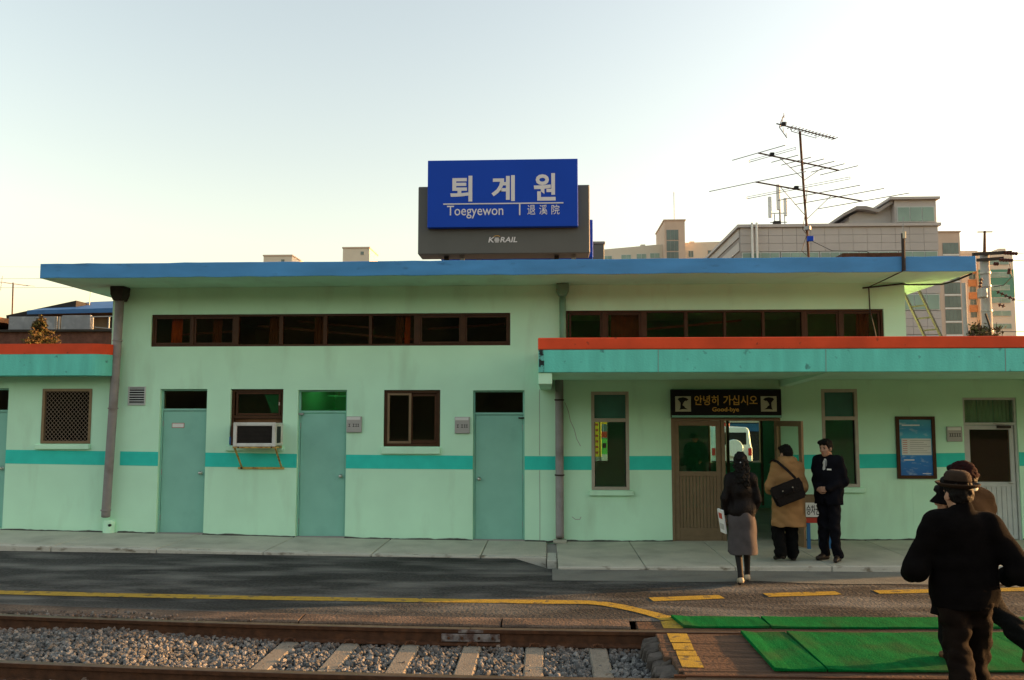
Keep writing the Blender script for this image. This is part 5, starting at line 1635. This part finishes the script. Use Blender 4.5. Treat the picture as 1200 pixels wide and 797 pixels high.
    for axi in range(3):
        o1, o2 = [(1, 2), (2, 0), (0, 1)][axi]
        s0 = [slice(1, n[i] - 1) for i in range(3)]; s0[axi] = slice(0, n[axi] - 1)
        s1 = list(s0); s1[axi] = slice(1, n[axi])
        A_, B_ = I[tuple(s0)], I[tuple(s1)]
        for mask, flip in ((A_ & ~B_, False), (~A_ & B_, True)):
            e = np.argwhere(mask)
            if not len(e): continue
            for i in range(3):
                if i != axi: e[:, i] += 1
            q = []
            for d1, d2 in ((-1, -1), (0, -1), (0, 0), (-1, 0)):
                cc = e.copy(); cc[:, o1] += d1; cc[:, o2] += d2
                q.append(vid[cc[:, 0], cc[:, 1], cc[:, 2]])
            q = np.stack(q, 1)
            F.append(q[:, ::-1] if flip else q)
    return Vt, np.concatenate(F)

def sobj(name, prims, vox, mat_, parent=None, fold=0.0, seed=0, fz=9.0):
    Vt, F = smesh(prims, vox, fold, seed, fz)
    me = bpy.data.meshes.new(name)
    me.from_pydata(Vt.tolist(), [], F.tolist())
    me.materials.append(M[mat_])
    me.polygons.foreach_set('use_smooth', [True] * len(me.polygons))
    return link(name, me, parent)

def RX(a): return np.array([[1, 0, 0], [0, math.cos(a), -math.sin(a)], [0, math.sin(a), math.cos(a)]])
def RYm(a): return np.array([[math.cos(a), 0, math.sin(a)], [0, 1, 0], [-math.sin(a), 0, math.cos(a)]])
def RZm(a): return np.array([[math.cos(a), -math.sin(a), 0], [math.sin(a), math.cos(a), 0], [0, 0, 1]])

def hand(wr, d, nrm, side, curl=.6):
    """palm and five separate fingers; d = pointing direction, nrm = palm normal (towards the palm side)"""
    d = V3(*d) / np.linalg.norm(d); nrm = V3(*nrm); nrm = nrm - d * (d @ nrm); nrm /= np.linalg.norm(nrm)
    s = np.cross(d, nrm) * side
    out = [cap(wr, wr + d * .03, .026, .028, k=.01), cap(wr + d * .03 - s * .018, wr + d * .075 - s * .024, .016, .016, k=.012), cap(wr + d * .03 + s * .012, wr + d * .08 + s * .018, .017, .016, k=.012), cap(wr + d * .05, wr + d * .08, .018, .017, k=.012)]
    for i, (o, L) in enumerate(((-.031, .062), (-.011, .074), (.010, .070), (.030, .055))):
        b0 = wr + d * .085 + s * o
        d1 = d * math.cos(curl) + nrm * math.sin(curl); d2 = d * math.cos(2 * curl) + nrm * math.sin(2 * curl)
        m1 = b0 + d1 * L * .55; e = m1 + d2 * L * .5
        out += [cap(b0 - d * .012, m1, .0095, .0088, k=.003), cap(m1, e, .0088, .0075, k=.003)]
    t0 = wr + d * .028 - s * .030
    t1 = t0 + (d * .6 - s * .55 + nrm * .35) * .042; t2 = t1 + (d * .8 - s * .1 + nrm * .5) * .032
    out += [cap(t0, t1, .012, .0105, k=.006), cap(t1, t2, .0105, .009, k=.003)]
    return out

def head(c, Rm, k=1.0):
    T = lambda p: c + Rm @ (np.array(p) * k)
    E = lambda p, r, kk=.014: ell(T(p), np.array(r) * k, Rm, kk)
    return [E((0, -.012, .032), (.077, .094, .086)), E((0, .024, -.03), (.061, .068, .084), .02), E((0, .046, -.088), (.036, .036, .028), .02),
            cap(T((0, .088, .010)), T((0, .106, -.028)), .009 * k, .0135 * k, k=.01), E((.016, .094, -.034), (.010, .010, .008), .006), E((-.016, .094, -.034), (.010, .010, .008), .006),
            E((.079, -.004, -.018), (.011, .022, .033), .006), E((-.079, -.004, -.018), (.011, .022, .033), .006),
            E((0, .084, -.062), (.022, .010, .006), .006), E((0, .082, -.071), (.018, .010, .006), .006), E((.03, .070, .018), (.026, .015, .009), .01), E((-.03, .070, .018), (.026, .015, .009), .01),
            E((.038, .055, -.030), (.024, .022, .022), .012), E((-.038, .055, -.030), (.024, .022, .022), .012)]

def body_prims(J, skin_arm=.038):
    c, Rm = J['head'], J['hR']
    T = lambda p: c + Rm @ np.array(p)
    out = head(c, Rm)
    out += [cap(T((0, -.022, -.06)), J['neck'], .052, .060, k=.02), cap(J['neck'], J['chest'], .06, .12, (1.15, .75, 1), .03), cap(J['chest'], J['pelvis'], .125, .115, (1.15, .75, 1), .03)]
    for s in 'LR':
        out += [cap(J['neck'] - V3(0, 0, .03), J['sh' + s], .05, .05, k=.02), cap(J['sh' + s], J['el' + s], .045, .038), cap(J['el' + s], J['wr' + s], .038, .026),
                cap(J['hip' + s], J['kn' + s], .075, .05, k=.03), cap(J['kn' + s], J['an' + s], .048, .035), cap(J['an' + s], (J['an' + s] * .45 + J['to' + s] * .55) - V3(0, 0, .01), .030, .022)]
    for s, sd in (('L', -1), ('R', 1)):
        if 'hd' + s in J:
            out += hand(J['wr' + s], J['hd' + s][0], J['hd' + s][1], sd, J['hd' + s][2])
    return out

def sleeves(J, ru, re, rw, ext=.0):
    o = []
    for s in 'LR':
        d = J['wr' + s] - J['el' + s]
        o += [cap(J['sh' + s], J['el' + s], ru, re, k=.04), cap(J['el' + s], J['wr' + s] + d * ext, re, rw, k=.03)]
    return o

def torso(J, hem_z, rs, rc, rh, sy=.68, k=.05, fl=(0, 0)):
    n, c, p = J['neck'], J['chest'], J['pelvis']
    hem = V3(p[0] + fl[0], p[1] + fl[1], hem_z)
    return [cap(c + (n - c) * .55, c, rs, rc, (1.25, sy * 1.1, 1), k), cap(c, p, rc, rh * .97, (1.2, sy * 1.15, 1), k), cap(p, hem, rh * .97, rh, (1.2, sy * 1.2, 1), k),
            cap(J['shL'] + V3(.05, 0, -.02), J['shR'] + V3(-.05, 0, -.02), rs * .72, rs * .72, k=k)]

def trousers(J, rt, rk, ra, seat=.13):
    o = [cap(J['pelvis'] + V3(0, 0, .06), J['pelvis'] + V3(0, 0, -.03), seat * .9, seat, (1.15, .9, 1), .04)]
    for s in 'LR':
        d = J['an' + s] - J['kn' + s]
        o += [cap(J['hip' + s], J['kn' + s], rt, rk, k=.035), cap(J['kn' + s], J['an' + s], rk, ra, k=.03)]
    return o

def shoes(J, mat_, parent, heel=0.0, r=.040):
    for s in 'LR':
        a, t = J['an' + s], J['to' + s]
        b_ = a + (a - t) * V3(.22, .22, 0)
        dz = V3(0, 0, 1)
        zf = min(t[2], a[2] - .055) - .028
        pr = [cap(b_ - dz * .045, t, r, r * .78, k=.02), cap(b_ - dz * .045, a - dz * .02, r * .95, r * .9, k=.02)]
        pr.append(cap(a - dz * .012, a * .4 + t * .6 - dz * .004, r * .98, r * .86, k=.02))
        # flat sole following the foot's own slope
        f = t - (b_ - dz * .045); f /= np.linalg.norm(f)
        up = np.cross(np.cross(f, dz), f); up /= np.linalg.norm(up)
        sole = (t + b_ - dz * .045) / 2 - up * (r * .78)
        pr.append(cut(sole, -up))
        o = sobj('shoe', pr, .006, mat_, parent)

def person(label, loc, rot, J, group=None, vox=.0075):
    o = sobj('person', body_prims(J), vox, 'skin')
    o.location = loc; o.rotation_euler = (0, 0, rot)
    tag(o, label, 'person')
    return o

def stand(H=1.70, **kw):
    k = H / 1.70
    J = dict(head=V3(0, .02, 1.575), neck=V3(0, -.01, 1.44), chest=V3(0, 0, 1.24), pelvis=V3(0, 0, .93),
             shL=V3(-.175, -.01, 1.39), shR=V3(.175, -.01, 1.39), elL=V3(-.235, -.03, 1.11), elR=V3(.235, -.03, 1.11), wrL=V3(-.25, .05, .87), wrR=V3(.25, .05, .87),
             hipL=V3(-.09, 0, .88), hipR=V3(.09, 0, .88), knL=V3(-.095, .02, .48), knR=V3(.095, .02, .48), anL=V3(-.10, -.02, .085), anR=V3(.10, -.02, .085),
             toL=V3(-.12, .13, .035), toR=V3(.12, .13, .035))
    for a in J: J[a] = J[a] * k
    J['hR'] = np.eye(3)
    J['hdL'] = ((0, .1, -1), (1, 0, 0), .35); J['hdR'] = ((0, .1, -1), (-1, 0, 0), .35)
    for a, v in kw.items(): J[a] = v if a in ('hR', 'hdL', 'hdR') else V3(*v)
    return J

def hair_short(J, parent, nape=-.05, back=.0):
    c, Rm = J['head'], J['hR']; T = lambda p: c + Rm @ np.array(p)
    n = Rm @ V3(0, 0, -1)
    pr = [ell(T((0, -.017, .040)), (.086, .103, .094), Rm), ell(T((0, -.045, -.005)), (.080, .075, .08), Rm, .02), ell(T((.03, .055, .085)), (.05, .045, .036), Rm, .02), ell(T((-.03, .055, .085)), (.05, .045, .036), Rm, .02),
          sub(T((0, .115, -.035)), (.075, .085, .098), Rm), cut(T((0, 0, nape)), tuple(n))]
    return sobj('hair', pr, .006, 'hair', parent, .003, 3, 40)

# ---- walking man in felt hat, seen from behind (foreground)
J = stand(1.66, head=(-.02, .03, 1.55), neck=(0, -.01, 1.41), shL=(-.185, -.01, 1.345), shR=(.185, -.01, 1.345), elL=(-.335, -.05, 1.06), elR=(.335, -.05, 1.06), wrL=(-.325, .15, .985), wrR=(.325, .16, .985),
          hdL=((.15, 1, -.25), (1, 0, 0), .8), hdR=((-.15, 1, -.25), (-1, 0, 0), .8), hR=RZm(R(22)) @ RX(R(-4)),
          hipL=(-.085, 0, .86), hipR=(.085, 0, .86), knL=(-.075, -.06, .47), knR=(.08, .12, .47), anL=(-.07, -.30, .16), anR=(.07, .12, .085), toL=(-.075, -.17, .04), toR=(.075, .27, .035))
p1 = person('man in black coat and brown felt hat walking away, seen from behind', (2.745, -7.46, 0), R(-12), J)
p1.scale = (.93, .93, .972)
hair_short(J, p1, -.075)
tp = torso(J, .80, .140, .172, .176, .60) + sleeves(J, .080, .074, .066, .1) + [cap(J['neck'] + V3(0, -.005, -.03), J['neck'] + V3(0, .0, .035), .088, .074, (1, .95, 1), .03), ell(J['elL'] + V3(.01, -.01, -.02), (.076, .085, .08), None, .03), ell(J['elR'] + V3(-.01, -.01, -.02), (.076, .085, .08), None, .03)]
sobj('coat', tp + [cut((0, 0, .79), (0, 0, -1)), sub(tuple(J['neck'] + V3(0, .03, .11)), (.058, .07, .06))], .011, 'wool_black', p1, .007, 4, 9)
sobj('trousers', trousers(J, .098, .084, .078, .13) + [cut((0, 0, .06), (0, 0, -1))], .010, 'trouser_brown', p1, .010, 9, 14)
shoes(J, 'shoe_brown', p1)
def hat_lathe(name, prof, mat_, parent, J, off, tilt, sx=.92, sy=1.1, n=36):
    b = MB().lathe(prof, (0, 0, 0), n, sx, sy)
    Rm = J['hR'] @ RX(tilt)
    b.v = [tuple(J['head'] + J['hR'] @ V3(*off) + Rm @ V3(*v)) for v in b.v]
    return b.build(name, mat_, parent, smooth=True, local=True)
hat_lathe('hat', [(.084, -.01), (.10, -.012), (.128, -.006), (.146, .010), (.150, .018), (.144, .020), (.126, .006), (.100, .002), (.094, .006), (.093, .040), (.088, .070), (.074, .092), (.050, .103), (.025, .104), (.0, .102)], 'felt', p1, J, (0, -.012, .055), R(6))
hat_lathe('hat_band', [(.0945, .004), (.0955, .006), (.0935, .036), (.0920, .038)], 'wool_brown', p1, J, (0, -.012, .055), R(6))

# ---- man in knitted cap, crossing in front of him
J = stand(1.68, head=(0, .05, 1.56), neck=(0, .0, 1.43), hR=RX(R(-6)), shL=(-.185, 0, 1.37), shR=(.185, -.01, 1.37), elL=(-.29, -.10, 1.09), elR=(.29, .04, 1.09), wrL=(-.29, .12, .97), wrR=(.27, .24, 1.02),
          hdL=((.1, 1, -.2), (1, 0, 0), .8), hdR=((-.1, 1, -.2), (-1, 0, 0), .8),
          hipL=(-.085, 0, .88), hipR=(.085, 0, .88), knL=(-.05, .14, .50), knR=(.10, -.10, .50), anL=(-.01, .15, .10), anR=(.12, -.38, .27), toL=(-.0, .29, .04), toR=(.13, -.33, .13))
p2 = person('man in dark jacket and maroon knitted cap walking ahead of the felt hat man', (3.44, -6.16, 0), R(33), J)
p2.scale = (.97,) * 3
hair_short(J, p2, -.07)
sobj('jacket', torso(J, .80, .15, .185, .195, .70) + sleeves(J, .088, .080, .066, .08) + [cap(J['neck'] + V3(0, 0, -.03), J['neck'] + V3(0, .0, .04), .09, .078, k=.03), cut((0, 0, .80), (0, 0, -1)), sub(tuple(J['neck'] + V3(0, .03, .12)), (.06, .07, .06))], .011, 'wool_brown', p2, .009, 5, 8)
sobj('scarf', [cap(J['neck'] + V3(0, .0, .035), J['neck'] + V3(0, .01, .06), .077, .072, (1, 1.0, 1), .02)], .008, 'cream', p2)
sobj('trousers', trousers(J, .10, .085, .078, .135) + [cut((0, 0, .05), (0, 0, -1))], .010, 'trouser_black', p2, .008, 12, 12)
shoes(J, 'shoe_brown', p2)
T = lambda p: J['head'] + J['hR'] @ np.array(p)
sobj('knitted_cap', [ell(T((0, -.012, .052)), (.094, .112, .098), J['hR']), cap(T((-.04, -.012, .022)), T((.04, -.012, .022)), .078, .078, (.95, 1.42, .5), .02), cut(T((0, 0, -.012)), tuple(J['hR'] @ V3(0, 0, -1)))], .007, 'knit', p2, .003, 8, 45)

# ---- person in a dark bucket hat, mostly hidden
J = stand(1.58, head=(-.03, .03, 1.455), hR=RZm(R(40)), elL=(-.20, .02, 1.02), elR=(.20, .02, 1.02), wrL=(-.12, .18, .95), wrR=(.12, .18, .95), hdL=((.5, .8, 0), (0, -1, 0), .5), hdR=((-.5, .8, 0), (0, -1, 0), .5))
J['anL'] = V3(-.09, -.2, .10); J['anR'] = V3(.09, .12, .085); J['toL'] = V3(-.1, -.06, .04); J['toR'] = V3(.1, .27, .035); J['knR'] = V3(.09, .12, .45)
p3 = person('person in a dark bucket hat half hidden beside the felt hat man', (2.955, -6.92, 0), R(0), J)
p3.scale = (.85, .9, .965)
hair_short(J, p3, -.08)
sobj('coat', torso(J, .62, .135, .165, .19) + sleeves(J, .075, .07, .06) + [cap(J['neck'] + V3(0, 0, -.03), J['neck'] + V3(0, 0, .03), .08, .07, k=.03), cut((0, 0, .62), (0, 0, -1))], .012, 'wool_black', p3, .008, 6, 8)
sobj('trousers', trousers(J, .085, .07, .062, .12), .012, 'trouser_black', p3)
shoes(J, 'shoe_dark', p3)
hat_lathe('hat', [(.082, -.03), (.135, -.062), (.142, -.064), (.138, -.056), (.095, -.004), (.090, .05), (.080, .075), (.04, .085), (.0, .086)], 'wool_black', p3, J, (0, -.01, .045), R(3))

# ---- woman with long dark hair, leather jacket and grey skirt
J = stand(1.63, head=(.0, .02, 1.52), neck=(0, -.005, 1.385), chest=(0, 0, 1.19), pelvis=(0, 0, .92), shL=(-.155, 0, 1.33), shR=(.155, 0, 1.33), elL=(-.23, -.03, 1.07), elR=(.225, -.02, 1.07), wrL=(-.225, .06, .86), wrR=(.20, .13, .92),
          hdL=((0, .25, -1), (1, 0, 0), .5), hdR=((-.3, .9, -.2), (-1, 0, 0), .6), hR=RZm(R(8)),
          hipL=(-.085, 0, .86), hipR=(.085, 0, .86), knL=(-.07, -.02, .48), knR=(.08, .10, .48), anL=(-.055, -.14, .12), anR=(.09, .16, .105), toL=(-.06, .0, .035), toR=(.10, .30, .035))
pw = person('woman with long black hair, black jacket and grey skirt walking to the entrance', (2.335, -2.98, 0.012), R(-3), J)
pw.scale = (.86, .90, .955)
c, Rm = J['head'], J['hR']; T = lambda p: c + Rm @ np.array(p)
sobj('hair', [ell(T((0, -.016, .038)), (.090, .106, .096), Rm), ell(T((0, -.05, -.02)), (.086, .078, .10), Rm, .03), cap(T((-.02, -.075, -.03)), T((-.01, -.115, -.20)), .082, .075, (1.15, .6, 1), .04), cap(T((.03, -.08, -.08)), T((.03, -.13, -.27)), .06, .04, (1.2, .6, 1), .03),
              sub(T((0, .115, -.035)), (.072, .085, .105), Rm)], .007, 'hair', pw, .006, 5, 30)
sobj('hair_clip', [cap(T((-.03, -.118, .0)), T((.03, -.118, .012)), .017, .017, (1, .8, 1))], .006, 'galv', pw)
sobj('jacket', torso(J, .85, .110, .130, .148, .74) + sleeves(J, .060, .052, .044, .02) + [cap(J['neck'] + V3(0, 0, -.03), J['neck'] + V3(0, 0, .03), .075, .066, k=.03), cut((0, 0, .855), (0, 0, -1))], .009, 'leather_black', pw, .007, 7, 11)
sobj('skirt', [cap((0, 0, .95), (0, .0, .80), .125, .150, (1.15, .95, 1), .04), cap((0, 0, .80), (.0, .02, .36), .150, .172, (1.22, 1.0, 1), .04), cut((0, 0, .385), (0, 0, -1))], .009, 'grey_wool', pw, .007, 3, 6)
sobj('stockings', [cap(J['kn' + s], J['an' + s], .056, .036, k=.01) for s in 'LR'] + [cap(J['an' + s], J['to' + s] * V3(1, .4, 1) + J['an' + s] * V3(0, .6, 0), .037, .03) for s in 'LR'], .008, 'stocking', pw)
shoes(J, 'shoe_beige', pw, r=.034)
pb = thing('magazine_bag', 'white printed folder held at the side of the long haired woman', 'folder', (2.135, -2.93, .61))
fo = MB().box(-.012, .012, -.06, .08, 0, .29).build('cover', 'white', pb, .003, local=True)
fo2 = MB().box(-.0145, -.0125, -.04, .05, .18, .25).build('printed_picture', 'paint_red', pb, local=True)
MB().box(-.0145, -.0125, -.05, .06, .05, .12).build('printed_text', 'plaque', pb, local=True)
pb.rotation_euler = (R(4), R(-10), R(12))

# ---- man in camel duffle coat with shoulder bag
J = stand(1.62, head=(.02, .06, 1.495), neck=(0, 0, 1.375), hR=RZm(R(18)) @ RX(R(-10)), shL=(-.175, 0, 1.32), shR=(.175, 0, 1.32), elL=(-.25, .02, 1.05), elR=(.255, .0, 1.05), wrL=(-.2, .20, .98), wrR=(.235, .14, .90),
          hdL=((.3, 1, 0), (1, 0, 0), .7), hdR=((-.2, .8, -.6), (-1, 0, 0), .7),
          hipL=(-.09, 0, .84), hipR=(.09, 0, .84), knL=(-.13, .06, .46), knR=(.07, .06, .46), anL=(-.17, -.10, .13), anR=(.06, .0, .09), toL=(-.20, .03, .04), toR=(.075, .15, .035))
pc = person('man in camel hooded coat stepping into the entrance', (3.235, -1.76, .085), R(6), J)
pc.scale = (.88, .95, .955)
hair_short(J, pc, -.06)
sobj('coat', torso(J, .50, .145, .172, .20, .72, fl=(.02, .0)) + sleeves(J, .078, .070, .060, .05) + [cap((0, 0, .9), (.01, 0, .48), .19, .215, (1.12, .8, 1), .05), cut((0, 0, .49), (0, 0, -1)),
      ], .010, 'camel', pc, .008, 21, 9)
sobj('hood', [cap(J['neck'] + V3(-.06, -.02, .03), J['neck'] + V3(.07, -.02, .03), .082, .082, (1.1, 1.0, .75), .03), cap(J['neck'] + V3(-.03, -.085, -.03), J['neck'] + V3(.05, -.10, -.11), .085, .062, (1.5, .75, 1), .05)], .009, 'camel', pc, .005, 2, 14)
sobj('trousers', trousers(J, .10, .092, .088, .13) + [cut((0, 0, .05), (0, 0, -1))], .010, 'trouser_black', pc, .008, 30, 14)
shoes(J, 'shoe_dark', pc)
bgp = thing('shoulder_bag', 'black leather satchel slung across the back of the camel coat', 'bag', (3.17, -2.01, 1.02))
MB().prism([(-.20, -.14), (-.215, .05), (-.20, .13), (.20, .13), (.215, .05), (.20, -.14)], -.045, .045, 'y').build('body', 'leather_black', bgp, .02, local=True, seg=2)
MB().prism([(-.205, -.03), (-.218, .05), (-.203, .134), (.203, .134), (.218, .05), (.205, -.03)], -.054, -.040, 'y').build('flap', 'leather_black', bgp, .006, local=True)
MB().tube([(-.07, -.055, .035), (-.055, -.085, -.005), (.055, -.085, -.005), (.07, -.055, .035)], .010, 6).build('handle', 'leather_black', bgp, local=True)
for x in (-.07, .07):
    MB().tube([(x, -.062, .04), (x, -.05, .04)], .010, 8).build('buckle', 'steel', bgp, local=True)
b = MB()
sp_pts = [(.17, 0.0, .13), (.11, .02, .28), (.05, .06, .41), (.03, .17, .445), (.03, .34, .40)]
for a, c_ in zip(sp_pts[:-1], sp_pts[1:]): b.bar(a, c_, .034, .006, up=(0, 1, 0))
b.build('strap', 'leather_black', bgp, local=True)
bgp.rotation_euler = (R(-4), R(-21), R(3))

# ---- station official in dark suit, hands clasped
J = stand(1.69, head=(0, .05, 1.555), neck=(0, .0, 1.43), hR=RZm(R(-2)) @ RX(R(-6)) @ RYm(R(4)), shL=(-.175, 0, 1.375), shR=(.175, 0, 1.375), elL=(-.225, -.05, 1.10), elR=(.225, -.05, 1.10), wrL=(-.075, .165, 1.005), wrR=(.075, .175, .985),
          hdL=((.8, .25, -.15), (0, -1, 0), .55), hdR=((-.8, .3, .05), (0, -1, 0), .55),
          knL=(-.085, .03, .48), knR=(.085, .02, .48), anL=(-.11, .0, .085), anR=(.10, -.02, .085), toL=(-.15, .14, .035), toR=(.13, .13, .035))
pf = person('station official in dark suit with name tag, hands clasped, beside the ticket table', (3.775, -1.80, .095), R(132), J)
pf.scale = (.92, .92, .965)
hair_short(J, pf, -.03)
T = lambda p: J['head'] + J['hR'] @ np.array(p)
for s in (-1, 1):
    sobj('eye', [ell(T((s * .031, .081, .000)), (.014, .008, .0065), J['hR'])], .003, 'hair', pf)
    sobj('eyebrow', [cap(T((s * .016, .087, .020)), T((s * .046, .077, .023)), .005, .004)], .003, 'hair', pf)
sobj('mouth', [cap(T((-.018, .092, -.066)), T((.018, .092, -.066)), .0035, .0035)], .003, 'paint_red', pf)
sobj('jacket', torso(J, .78, .135, .165, .175, .68) + sleeves(J, .072, .062, .050, -.06) + [cap(J['neck'] + V3(0, -.01, -.03), J['neck'] + V3(0, -.01, .02), .078, .066, k=.03), cut((0, 0, .78), (0, 0, -1)), sub((0, .16, 1.36), (.048, .10, .115)), sub((0, .20, .78), (.03, .12, .09))], .008, 'suit', pf, .006, 13, 10)
sobj('shirt', [cap((0, .02, 1.15), (0, .005, 1.375), .115, .085, (1, .78, 1), .03), cap(J['neck'] + V3(0, .005, -.02), J['neck'] + V3(0, .01, .04), .066, .060, k=.02)], .008, 'white', pf)
sobj('tie', [cap((0, .118, 1.20), (0, .100, 1.34), .028, .016, (1, .55, 1)), cap((0, .098, 1.355), (0, .088, 1.375), .018, .02, (1, .7, 1))], .006, 'plaque', pf)
nt_ = MB().box(-.125, -.06, .128, .136, 1.255, 1.275).build('name_tag', 'white', pf, local=True)
sobj('trousers', trousers(J, .092, .078, .066, .125) + [cut((0, 0, .05), (0, 0, -1))], .010, 'suit', pf, .008, 14, 12)
shoes(J, 'shoe_dark', pf)
